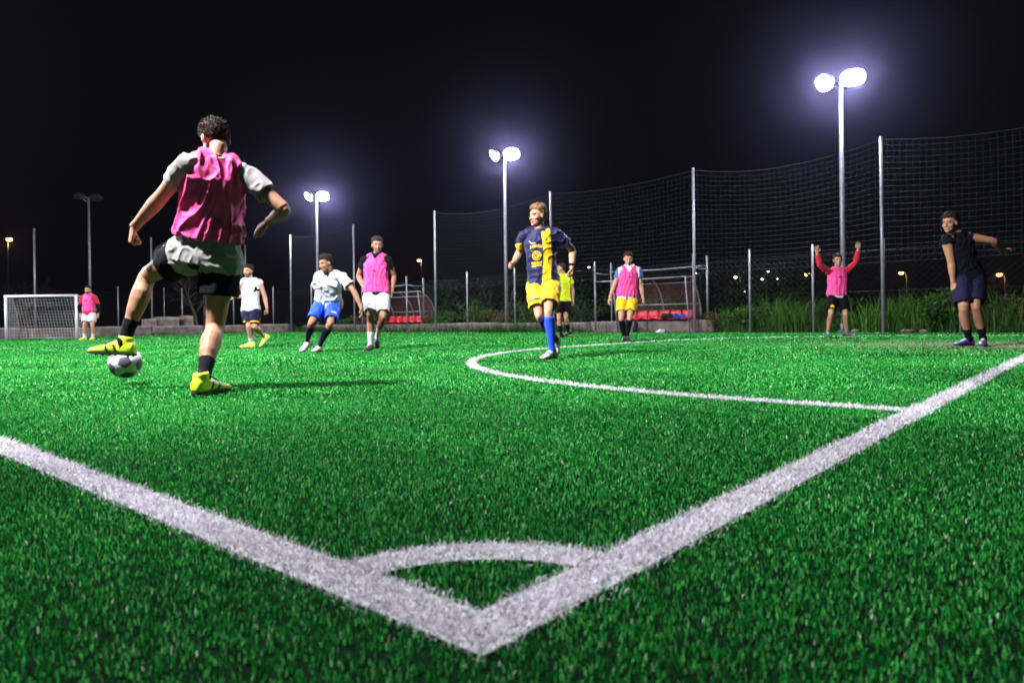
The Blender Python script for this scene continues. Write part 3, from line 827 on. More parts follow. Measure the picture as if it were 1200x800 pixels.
# ------------------------------------------------------------------ far goal
def goal(p, wid, h, dep, rz, label):
    t = empty('football_goal', p, rz); tag(t, label, 'goal')
    hw = wid/2
    for s_ in (-1, 1):
        mb = MB(); mb.tube([V((s_*hw, 0, 0)), V((s_*hw, 0, h))], .04, n=12); mb.build('goal_post', M['white_paint'], t, True)
        mb = MB(); mb.tube([V((s_*hw, 0, h)), V((s_*hw, dep*.45, h-.02)), V((s_*hw, dep*.8, h*.45)), V((s_*hw, dep, .03)), V((s_*hw, 0, .03))], .016, n=8); mb.build('side_brace', M['galv'], t, True)
    mb = MB(); mb.tube([V((-hw-.04, 0, h)), V((hw+.04, 0, h))], .04, n=12, ref=V((0, 0, 1))); mb.build('crossbar', M['white_paint'], t, True)
    mb = MB(); mb.tube([V((-hw, dep, .03)), V((hw, dep, .03))], .02, n=8); mb.build('ground_bar', M['galv'], t, True)
    nb = MB(); pr = [V((0, .02, h)), V((0, dep*.45, h-.02)), V((0, dep*.8, h*.45)), V((0, dep, .03))]
    st = .105; nx = int(wid/st); seg = []
    for i in range(3):
        k = max(1, int((pr[i+1]-pr[i]).length/st)); seg += [pr[i].lerp(pr[i+1], j/k) for j in range(k)]
    seg.append(pr[3])
    for i in range(nx+1): nb.tube([q + V((-hw + wid*i/nx, 0, 0)) for q in seg], .0035, n=3, cap=False)
    for q in seg: nb.tube([q + V((-hw, 0, 0)), q + V((hw, 0, 0))], .0035, n=3, cap=False)
    for s_ in (-1, 1):
        for q in seg[2:]: nb.tube([V((s_*hw, .02, q.z)), q + V((s_*hw, 0, 0))], .0035, n=3, cap=False)
        for j in range(1, 8): nb.tube([V((s_*hw, dep*.9*j/8, .03)), V((s_*hw, dep*.9*j/8, h*(1 - .75*max(0, j/8-.45))))], .0035, n=3, cap=False)
    nb.build('net', M['white_cord'], t)
gl, gr = at(8, 400, 24.2), at(89.5, 399, 24.2)
gc = (gl+gr)/2
goal(V((gc.x, gc.y, 0)), (gr-gl).length, 1.50, .75, 0.02, 'small white football goal with a net at the far left')

# ------------------------------------------------------------------ dugouts
def dugout(p, length, rz, label, h=1.58, n=6):
    t = empty('dugout', p, rz); tag(t, label, 'dugout', 'covered team benches beyond the far touch line')
    # x along the pitch, +y away from the pitch
    prof = [V((0, .62, .05)), V((0, .66, .45)), V((0, .60, .85)), V((0, .42, 1.22)), V((0, .16, 1.48)), V((0, -.16, h)), V((0, -.34, h+.0))]
    fb = MB(); hl = length/2
    for x in (-hl, 0, hl):
        fb.tube([q + V((x, 0, 0)) for q in prof], .021, n=8)
    for q in (prof[0], prof[2], prof[4], prof[-1]): fb.tube([q + V((-hl, 0, 0)), q + V((hl, 0, 0))], .019, n=8)
    for x in (-hl, hl): fb.tube([V((x, -.34, h)), V((x, -.22, .8)), V((x, -.10, .02))], .021, n=8); fb.tube([V((x, -.1, .04)), V((x, .62, .05))], .019, n=8)
    fb.build('frame', M['galv'], t, True)
    cb = MB(); rs = []
    for q in prof[1:]:
        o = V((0, .012, .012)); rs.append([q + V((-hl+.01, 0, 0)) + o, q + V((hl-.01, 0, 0)) + o])
    inner = [[a_ - V((0, .008, .008)) for a_ in r_] for r_ in rs]
    vs = [a_ for r_ in rs for a_ in r_] + [a_ for r_ in inner for a_ in r_]; k = len(rs)*2; fs = []
    for i in range(len(rs)-1):
        fs += [(2*i, 2*i+1, 2*i+3, 2*i+2), (k+2*i+2, k+2*i+3, k+2*i+1, k+2*i)]
    cb.add(vs, fs); cb.build('canopy', M['canopy'], t, True)
    for s_ in (-1, 1):
        sb = MB(); x = s_*(hl - .008); ring = [q + V((x, -.02, -.02)) for q in prof] + [V((x, -.2, .8)), V((x, -.10, .08))]
        sb.rings([ring, [q - V((s_*.006, 0, 0)) for q in ring]]); sb.build('side_panel', M['canopy'], t)
    bb = MB(); bb.tube([V((-hl+.05, .28, .36)), V((hl-.05, .28, .36))], .022, n=8)
    for x in (-hl*.7, -hl*.2, hl*.25, hl*.72): bb.tube([V((x, .28, .36)), V((x, .26, .0))], .02, n=8); bb.tube([V((x, .1, .02)), V((x, .48, .02))], .018, n=6)
    bb.build('bench_frame', M['galv'], t, True)
    pit = (length-.16)/n
    proto = None
    for i in range(n):
        x = -hl + .08 + pit*(i+.5)
        if proto is None:
            mb = MB(); w_ = pit*.46; rs = []
            sec = [(-.02, .41, .86), (.0, .40, .95), (.12, .385, 1), (.25, .385, 1), (.34, .41, 1), (.385, .50, 1), (.405, .60, .95), (.41, .66, .8)]
            for yy, zz, k_ in sec:
                a_ = V((0, yy, zz)); nrm = V((0, -.35, .94)) if zz < .45 else V((0, -.97, .2))
                rs.append([a_ + V((w_*k_*xx, 0, 0)) + nrm*(.045*abs(xx)**3 + of) for xx, of in ((-1, 0), (-.6, 0), (0, 0), (.6, 0), (1, 0), (1, -.02), (0, -.02), (-1, -.02))])
            mb.rings(rs); proto = mb.build('seat', M['red_plastic'], t, True); proto.location = (x, -.04, 0)
        else:
            c_ = proto.copy(); col.objects.link(c_); c_.parent = t; c_.location = (x, -.04, 0)
    return t
dl, dr = u_of(.1497, 18.02), u_of(.2534, 18.02)
dz_ = math.atan2((dr-dl).y, (dr-dl).x)
back = GU*.45
dug = dugout((dl+dr)/2 + back*.4, (dr-dl).length, dz_, 'arched dugout with red seats behind the player in a pink bib and yellow shorts', 1.62)
dl2, dr2 = u_of(-.198, 18.2), u_of(-.138, 18.2)
dugout((dl2+dr2)/2 + back, (dr2-dl2).length, dz_, 'arched dugout with red seats behind the bearded player in white shorts', 1.66)
# rails around the dugouts
def rails(pts_h, label, rail):
    o = pts_h[0]; t = empty('guard_rail', o); tag(t, label, 'railing', 'rails round the dugouts')
    for p_ in pts_h: post('post', rel(p_, o), 2.26, .028, M['galv'], t)
    for a_, b_, z in rail:
        mb = MB(); mb.tube([rel(pts_h[a_], o) + V((0, 0, z)), (rel(pts_h[a_], o)+rel(pts_h[b_], o))/2 + V((0, 0, z-.03)), rel(pts_h[b_], o) + V((0, 0, z))], .022, n=6, ref=V((0, 0, 1))); mb.build('rail', M['galv'], t, True)
G1 = [u_of(.1202, 17.95), u_of(.1435, 18.9), u_of(.2618, 17.95), u_of(.2812, 18.9)]
rails(G1, 'grey tube railing framing the dugout behind the player in yellow shorts', [(1, 3, 1.98), (0, 2, 1.62), (0, 1, 1.90), (2, 3, 1.88)])
G2 = [u_of(-.2005, 18.0), u_of(-.1510, 18.0), u_of(-.1268, 19.1)]
rails(G2, 'grey tube railing framing the dugout behind the player in white shorts', [(0, 1, 1.93), (1, 2, 1.93)])
# clothes left on the seats
def heap(name, p, sz, m, label, cat, seed=0):
    mb = MB(); rnd = random.Random(seed)
    for i in range(9): mb.ell(p + V((rnd.uniform(-.6, .6)*sz[0], rnd.uniform(-.5, .5)*sz[1], sz[2]*rnd.uniform(.15, .6))), (sz[0]*rnd.uniform(.25, .5), sz[1]*rnd.uniform(.3, .6), sz[2]*rnd.uniform(.2, .4)), n=10)
    me = remesh(mb, .015, 3, .5); displace(me, lambda c, n: np.array([.02*noise.noise(V(map(float, x))*14) for x in c]))
    o = link_mesh(name, me, m, None, True); me.transform(Matrix.Translation(-p)); o.location = p; tag(o, label, cat)
M['blue_cloth'] = mat('blue_cloth', (0.02, 0.05, 0.30), .8, var=.2); M['black_cloth'] = mat('black_cloth', (0.008, 0.008, 0.011), .85, var=.3, bump=.2, bscale=200)
M['white_bag'] = mat('white_plastic', (.7, .7, .68), .4)
q = dug.location; dd = (dr-dl).normalized()
heap('jacket', q + dd*.86 + V((0, 0, .40)), (.24, .14, .22), M['blue_cloth'], 'blue jacket heaped on the right end seats of the dugout', 'jacket', 1)
heap('jacket', q + dd*.42 + V((0, 0, .40)), (.30, .14, .20), M['black_cloth'], 'black jacket lying across the dugout seats beside the blue one', 'jacket', 2)
heap('bag', q - dd*.42 - GU*.35 + V((0, 0, -.01)), (.12, .12, .42), M['black_cloth'], 'black bag standing on the ground before the dugout seats', 'bag', 3)
heap('plastic_bag', q + dd*.45 - GU*.42 + V((0, 0, -.01)), (.16, .10, .13), M['white_bag'], 'white plastic bag on the ground before the dugout', 'bag', 4)

# ------------------------------------------------------------------ plants
def leafblade_mesh(rnd, n, spread, h, wd, leanmax=.55):
    vs = []; qs = []
    for i in range(n):
        a = rnd.uniform(0, 6.283); r_ = spread*math.sqrt(rnd.random()); b = V((r_*math.cos(a), r_*math.sin(a), 0))
        hh = h*rnd.uniform(.45, 1.1); la = rnd.gauss(a, 1.2); ln = rnd.uniform(.05, leanmax*1.45)*hh; w_ = wd*rnd.uniform(.6, 1.3)
        d = V((math.cos(la), math.sin(la), 0)); s_ = V((-d.y, d.x, 0)).lerp(d, rnd.uniform(-.5, .5)).normalized()
        base = len(vs)
        for k in range(5):
            t = k/4; c = b + d*(ln*t**2.2) + V((0, 0, hh*(t - .18*t**3*rnd.uniform(.3, 1.6))))
            ww = w_*(1 - t**2)*.5 + .001
            vs += [c - s_*ww, c + s_*ww]
            if k: qs.append((base+2*k-2, base+2*k-1, base+2*k+1, base+2*k))
    return vs, qs
def reed(p, h, spread, n, label, m='reed', seed=0):
    rnd = random.Random(seed); mb = MB(); v_, q_ = leafblade_mesh(rnd, n, spread, h, .022); mb.add(v_, q_)
    o = mb.build('reed_clump', M[m]); o.location = p; tag(o, label, 'plant', 'reed clumps beyond the far touch line')
def k_of(px, py): return ((px-600) - ROLL*(py-375))/F_PX
def gp(px, fu): p_ = u_of(k_of(px, 385), fu); return V((p_.x, p_.y, -.02))
for px, fu, h, sp, n, lb in ((862, 19.0, 1.0, .55, 150, 'bushy green reed clump right of the dugout railing'), (912, 19.0, 1.25, .5, 170, 'bright green reed clump left of the player with raised arms'),
        (935, 19.3, 1.1, .5, 150, 'tall reed clump close beside the left hand of the player with raised arms'), (1012, 18.8, .95, .5, 150, 'low reed clump just right of the player with raised arms'),
        (1046, 19.0, 1.15, .55, 190, 'dense reed clump beside the tall pole right of the raised arms'), (1078, 19.2, 1.22, .55, 190, 'tall feathery reed clump left of the player in black'),
        (1182, 19.4, 1.2, .5, 160, 'reed clump behind the back hand of the player in black')):
    reed(gp(px, fu), h, sp, n, lb, seed=int(px))
vs = []; qs = []; rnd = random.Random(5)
for i in range(150):      # the grass belt all along the right half of the fence
    px = rnd.uniform(825, 1330); fu = rnd.uniform(18.5, 21); p_ = u_of(k_of(px, 385), fu)
    a_, b_ = leafblade_mesh(rnd, 46, .42, rnd.uniform(.3, .95), .02)
    o_ = len(vs); vs += [x + V((p_.x, p_.y, -.02)) for x in a_]; qs += [tuple(j+o_ for j in f) for f in b_]
for i in range(80):       # thinner growth at the foot of the wall and fence further left
    px = rnd.uniform(330, 690); fu = rnd.uniform(17.9, 18.3); p_ = u_of(k_of(px, 388), fu)
    a_, b_ = leafblade_mesh(rnd, 30, .35, rnd.uniform(.2, .55), .02)
    o_ = len(vs); vs += [x + V((p_.x, p_.y, -.02)) for x in a_]; qs += [tuple(j+o_ for j in f) for f in b_]
for i in range(16):
    p_ = v_of(rnd.uniform(-.52, -.36), 29.5)
    a_, b_ = leafblade_mesh(rnd, 22, .3, rnd.uniform(.12, .3), .02)
    o_ = len(vs); vs += [x + V((p_.x, p_.y, -.02)) for x in a_]; qs += [tuple(j+o_ for j in f) for f in b_]
mb = MB(); mb.add(vs, qs); tag(mb.build('tall_grass', M['leaf']), 'rough uncut grass along the foot of the fence', 'grass', kind='stuff')

def leaf_cloud(rnd, blobs, n, size):
    vs = []; fs = []
    tot = sum(b[1][0]*b[1][1]*b[1][2] for b in blobs)
    for c, r in blobs:
        for i in range(int(n*r[0]*r[1]*r[2]/tot)):
            d = V((rnd.gauss(0, 1), rnd.gauss(0, 1), rnd.gauss(0, 1))).normalized()*(rnd.random()**.45)*rnd.uniform(.8, 1.15)
            p_ = c + V((d.x*r[0], d.y*r[1], d.z*r[2]))
            if p_.z < .02: continue
            t = V((rnd.gauss(0, 1), rnd.gauss(0, 1), rnd.gauss(0, .8))).normalized(); s_ = perp(t, V((rnd.gauss(0, 1), rnd.gauss(0, 1), rnd.gauss(0, 1)+.01)))
            L = size*rnd.uniform(.5, 1.3); W = L*.32; b = len(vs)
            vs += [p_, p_ + t*L*.5 + s_*W, p_ + t*L, p_ + t*L*.5 - s_*W]; fs.append((b, b+1, b+2, b+3))
    return vs, fs
def shrub(p, h, wd, m, label, seed, n=1500, size=.09, name='shrub', cat='shrub', group='shrubs beyond the far touch line'):
    rnd = random.Random(seed); t = empty(name, p); tag(t, label, cat, group)
    stems = MB(); blobs = []
    for i in range(9):
        a = rnd.uniform(0, 6.28); r_ = wd*.5*rnd.uniform(.2, .95); top = V((r_*math.cos(a), r_*math.sin(a), h*rnd.uniform(.45, .92)))
        mid = top*.5 + V((rnd.uniform(-.1, .1), rnd.uniform(-.1, .1), .05))*h
        stems.tube([V((0, 0, -.02)), mid, top], [.025*h, .016*h, .006], n=5)
        q_ = rnd.uniform(.16, .3); blobs.append((top - V((0, 0, h*.05)), (wd*q_, wd*q_, h*q_*.75)))
        blobs.append((mid, (wd*.2, wd*.2, h*.2)))
    stems.build('stems', M['bark'], t, True)
    mb = MB(); v_, f_ = leaf_cloud(rnd, blobs, n, size); mb.add(v_, f_); mb.build('foliage', M[m], t)
for px, fu, h, wd, m, lb in ((428, 18.8, .85, 1.2, 'leaf_dry', 'low yellowish shrub between the player in blue shorts and the bearded one'), (398, 18.9, .7, 1.1, 'leaf', 'low green shrub behind the player in blue shorts'),
        (502, 18.75, 1.0, .9, 'leaf_dry', 'dry reddish brown shrub right of the far dugout'), (524, 18.9, 1.0, 1.3, 'leaf', 'small green shrub between two grey posts left of the blue and yellow player'),
        (556, 19.2, 1.3, 1.6, 'leaf', 'wider green shrub by the low post left of the blue and yellow player'), (588, 19.0, 1.0, 1.2, 'leaf_dry', 'olive shrub at the foot of the middle floodlight mast'), (616, 19.3, 1.2, 1.5, 'leaf', 'green shrub behind the elbow of the blue and yellow player'),
        (684, 19.2, 1.25, 1.6, 'leaf_dark', 'dark green shrub between the yellow shirt and the dugout railing'), (752, 20.2, 1.2, 2.4, 'leaf', 'green shrub seen through the dugout above the red seats'), (838, 18.7, .72, .9, 'leaf_dry', 'dry brown shrub by the right railing of the dugout')):
    shrub(gp(px, fu), h, wd, m, lb, int(px), n=1300)
for px, fu, h, wd, m, lb in ((884, 18.7, .85, 1.1, 'leaf', 'leafy green bush at the foot of the low post between dugout and raised arms'), (968, 19.4, .9, 1.2, 'leaf', 'leafy bush directly behind the legs of the player with raised arms'), (1112, 19.0, 1.05, 1.3, 'leaf', 'leafy bush just left of the knees of the player in black'), (1160, 19.6, 1.0, 1.4, 'leaf_dry', 'brownish bush right of the knees of the player in black')):
    shrub(gp(px, fu), h, wd, m, lb, int(px), n=1500, size=.11)
for px, fu, h, wd, lb in ((520, 24, 2.6, 3.6, 'dark rounded tree in the gloom right of the far dugout'), (585, 25, 2.9, 4.0, 'dark tree in the gloom behind the middle floodlight mast'), (665, 24, 2.5, 3.4, 'dark tree in the gloom behind the yellow shirt'), (780, 26, 2.4, 4.0, 'dark tree in the gloom above the dugout canopy'), (900, 30, 3.0, 5, 'dark tree in the gloom beyond the bright reeds')):
    shrub(gp(px, fu), h, wd, 'leaf_dark', lb, int(px), n=2600, size=.16, name='dark_tree', cat='tree', group='dark trees beyond the fence')

def bare_tree(p, h, label, seed, lean=0.0, spread=1.0):
    rnd = random.Random(seed); t = empty('bare_tree', p); tag(t, label, 'tree'); tr = MB(); br = MB()
    top = V((lean*h, 0, h*.55)); tr.tube([V((0, 0, -.05)), top*.5 + V((.03*h, 0, 0)), top], [.03*h, .022*h, .014*h], n=8)
    def grow(a, d, L, r_, lev):
        b = a + d*L; m_ = a.lerp(b, .5) + V((rnd.gauss(0, .05), rnd.gauss(0, .05), rnd.gauss(0, .05)))*L
        br.tube([a, m_, b], [r_, r_*.8, r_*.5], n=4)
        if lev == 0: return
        for i in range(rnd.choice((3, 4))):
            nd = (d + V((rnd.gauss(0, .55), rnd.gauss(0, .55), rnd.gauss(0, .4) + .1))).normalized(); grow(a.lerp(b, rnd.uniform(.35, 1)), nd, L*rnd.uniform(.5, .75), r_*.5, lev-1)
    for i in range(8):
        a = rnd.uniform(0, 6.28); z = rnd.uniform(.4, 1); grow(top*z, V((math.cos(a)*spread, math.sin(a)*spread, rnd.uniform(.25, 1.1))).normalized(), h*.28, .008*h, 3)
    tr.build('trunk', M['bark'], t, True); br.build('branches', M['bark'], t)
p = at(30, 390, 44); bare_tree(V((p.x, p.y, -.02)), 4.6, 'bare branched tree behind the far goal', 3, 0, 1.5)
p = at(232, 386, 40); bare_tree(V((p.x, p.y, -.02)), 3.6, 'thin leaning bare tree between the legs of the kicking player', 8, -.14, .6)

# ------------------------------------------------------------------ distant street lamps
def street_lamp(px, py, Y, m, label, sz=.5, side=1):
    p = at(px, py, Y); b = V((p.x + side*.7, p.y, -.02)); h = p.z + .12
    t = empty('street_lamp', b); tag(t, label, 'street lamp', 'street lamps far behind the pitch')
    mb = MB(); mb.tube([V((0, 0, 0)), V((0, 0, h*.9)), V((-side*.15, 0, h)), V((-side*.75, 0, h+.1))], [.08, .05, .035, .03], n=8, ref=V((0, 1, 0))); mb.build('pole', M['galv'], t, True)
    hb = MB(); c = V((-side*.7, 0, h)); hb.ell(c + V((0, 0, .06)), (sz*.55, sz*.4, .07), n=10); hd = hb.build('lamp_head', M['dark_metal'], t, True)
    lb = MB(); lb.ell(c - V((0, 0, sz*.12)), (sz*.42, sz*.35, sz*.26), n=10); lb.build('lamp_glass', M[m], hd, True)
    L = bpy.data.lights.new('street_light', 'POINT'); L.energy = {'orange': 60, 'warm': 30, 'coolspot': 10}[m]; L.color = {'orange': (1, .5, .15), 'warm': (1, .75, .5), 'coolspot': (.9, .95, 1)}[m]; L.shadow_soft_size = .2
    lo = bpy.data.objects.new('street_light', L); col.objects.link(lo); lo.parent = hd; lo.location = c - V((0, 0, sz*.5 + .25))
street_lamp(11, 281, 62, 'orange', 'bright orange street lamp at the far left behind the goal', .6, -.2)
street_lamp(491.5, 305.5, 95, 'orange', 'orange street lamp high beside the bearded player in a pink bib', .65, .4)
for px, py, Y, m, lb, sz in ((690, 313.5, 110, 'coolspot', 'small white street lamp just left of the player in yellow shorts', .45), (815.5, 320.5, 110, 'coolspot', 'small white street lamp right of the dugout railing', .35), (862, 325, 105, 'warm', 'warm street lamp between the dugout and the low post', .6), (893.5, 327, 105, 'warm', 'warm street lamp lower right of the single low post', .55),
        (900, 318.5, 130, 'coolspot', 'white street lamp above a warm one, left of the raised arms', .55), (911, 327, 140, 'coolspot', 'dim white street lamp nearest the bright reeds', .4), (945.5, 321.5, 92, 'orange', 'bright orange street lamp beside the raised arms', .75), (1056, 320, 92, 'orange', 'orange street lamp right of the tall net pole', .7), (1171, 322, 88, 'orange', 'orange street lamp behind the player in black', .75), (873, 342, 150, 'coolspot', 'faint low lamp close above the grass', .4), (603.5, 344, 120, 'coolspot', 'faint white lamp beside the low post left of the yellow shorts', .4)):
    street_lamp(px, py, Y, m, lb, sz)
# ------------------------------------------------------------------ players
def cloth(n, c, **k): return mat(n, c, k.pop('rough', .75), var=k.pop('var', .08), scale=k.pop('scale', 14), bump=k.pop('bump', .25), bscale=k.pop('bscale', 420), sheen=k.pop('sheen', 0.06), spec=k.pop('spec', .2), **k)
M['skin_a'] = mat('tan_skin', (0.32, 0.155, 0.088), .58, var=.14, scale=16, bump=.12, bscale=240, sss=.12, spec=.3)
M['skin_b'] = mat('fair_skin', (0.44, 0.235, 0.145), .58, var=.14, scale=16, bump=.12, bscale=240, sss=.12, spec=.3)
M['skin_c'] = mat('olive_skin', (0.29, 0.14, 0.08), .58, var=.14, scale=16, bump=.12, bscale=240, sss=.12, spec=.3)
M['lip'] = mat('lip', (0.27, 0.10, 0.075), .75, spec=.2); M['brow'] = mat('brow_hair', (0.03, 0.018, 0.012), .8); M['brow_fair'] = mat('fair_brow_hair', (0.16, 0.09, 0.045), .8); M['beard'] = mat('beard_hair', (0.02, 0.014, 0.011), .85, var=.3, scale=150)
M['stubble'] = mat('stubble', (0.13, 0.075, 0.05), .75, var=.4, scale=220)
M['eye_white'] = mat('eye_white', (.16, .14, .135), .5); M['iris'] = mat('iris', (.02, .012, .008), .2)
M['hair_dark'] = mat('dark_hair', (0.014, 0.009, 0.007), .75, var=.4, scale=60, spec=.15); M['hair_brown'] = mat('brown_hair', (0.035, 0.019, 0.011), .75, var=.4, scale=60, spec=.15); M['hair_fair'] = mat('fair_hair', (0.20, 0.115, 0.05), .75, var=.35, scale=60, spec=.15)
M['pink'] = cloth('pink_mesh_bib', (0.78, 0.065, 0.26), rough=.6); M['grey_tee'] = cloth('heather_cotton', (.25, .225, .22), rough=.9, scale=240, var=.16)
M['white_c'] = cloth('white_jersey', (.60, .59, .60)); M['black_c'] = cloth('black_jersey', (.005, .005, .007), sheen=0, spec=.1, rough=.9); M['navy'] = cloth('navy_jersey', (.010, .010, .055), rough=.5); M['navy2'] = cloth('navy_shorts', (.007, .007, .028), sheen=0, spec=.15)
M['yellow'] = cloth('yellow_jersey', (.80, .46, .012), rough=.5); M['blue'] = cloth('royal_blue', (.012, .06, .55), rough=.5); M['red'] = cloth('red_jersey', (.40, .012, .03)); M['fluo'] = cloth('fluorescent_yellow', (.62, .72, .02)); M['green_b'] = mat('green_badge', (.02, .22, .12), .5)
M['grey_mark'] = mat('grey_print', (.13, .14, .15), .7); M['steel_blue'] = cloth('steel_blue_trim', (.05, .12, .34)); M['darkred'] = mat('dark_print', (.16, .012, .06), .7)
M['fluo_boot'] = mat('fluorescent_boot', (.62, .80, .03), .35, var=.06); M['white_boot'] = mat('white_boot', (.5, .47, .46), .4, var=.12, scale=30); M['black_boot'] = mat('black_boot', (.012, .011, .012), .4, var=.3); M['dark_boot'] = mat('maroon_black_boot', (.035, .010, .012), .4, var=.3)
M['purple_boot'] = mat('purple_boot', (.055, .03, .17), .45, var=.2, scale=30); M['teal_boot'] = mat('teal_boot', (.03, .22, .22), .4, var=.2)
M['sole_d'] = mat('dark_sole', (.012, .012, .012), .6); M['sole_w'] = mat('pale_sole', (.55, .50, .30), .6)

def pick(*conds):
    """later conditions win"""
    def f(x, h, w):
        m = np.zeros(len(x), int)
        for k, c in conds: m[c(x, h, w)] = k
        return m
    return f
def mark(cx, ch, sx, sy, sl=0.0):   # small printed chest device: a slanted wedge
    return lambda x, h, w: (w > .02) & (np.abs(h - ch - sl*(x-cx)) < sy*(1 - np.abs(x-cx)/sx)) & (np.abs(x-cx) < sx)
def vneck(top, depth, half=.07): return lambda x, h, w: (w > .0) & (h > top - depth) & (np.abs(x) < half*(h - top + depth)/depth)
def ground_foot(P_, q, pitch):
    low = .088*P_.s*math.cos(R(pitch)) + (.205*P_.s*math.sin(R(-pitch)) if pitch < 0 else 0)
    a = P_.J['ank'+q]; a.z = low + .012
def leg_paint(fn):   # fn(t along thigh, angle-ish coords) per side
    def f(c, s):
        m = np.zeros(len(c), int)
        hr = np.array(s.hr); rel_ = (c - np.array(s.J['pel'])) @ hr
        for q, g in (('R', 1), ('L', -1)):
            h, k_ = np.array(s.hip[q]), np.array(s.J['knee'+q]); d = k_-h; L = np.linalg.norm(d); d /= L
            t = ((c-h) @ d)/L; side = (c - h - ((c-h) @ d)[:, None]*d) @ hr*g/s.s; fr = (c - h) @ np.array(s.front(0))/s.s
            on = rel_*g > -.0
            fn(m, q, t, side, fr, on)
        return m
    return f
I = dict
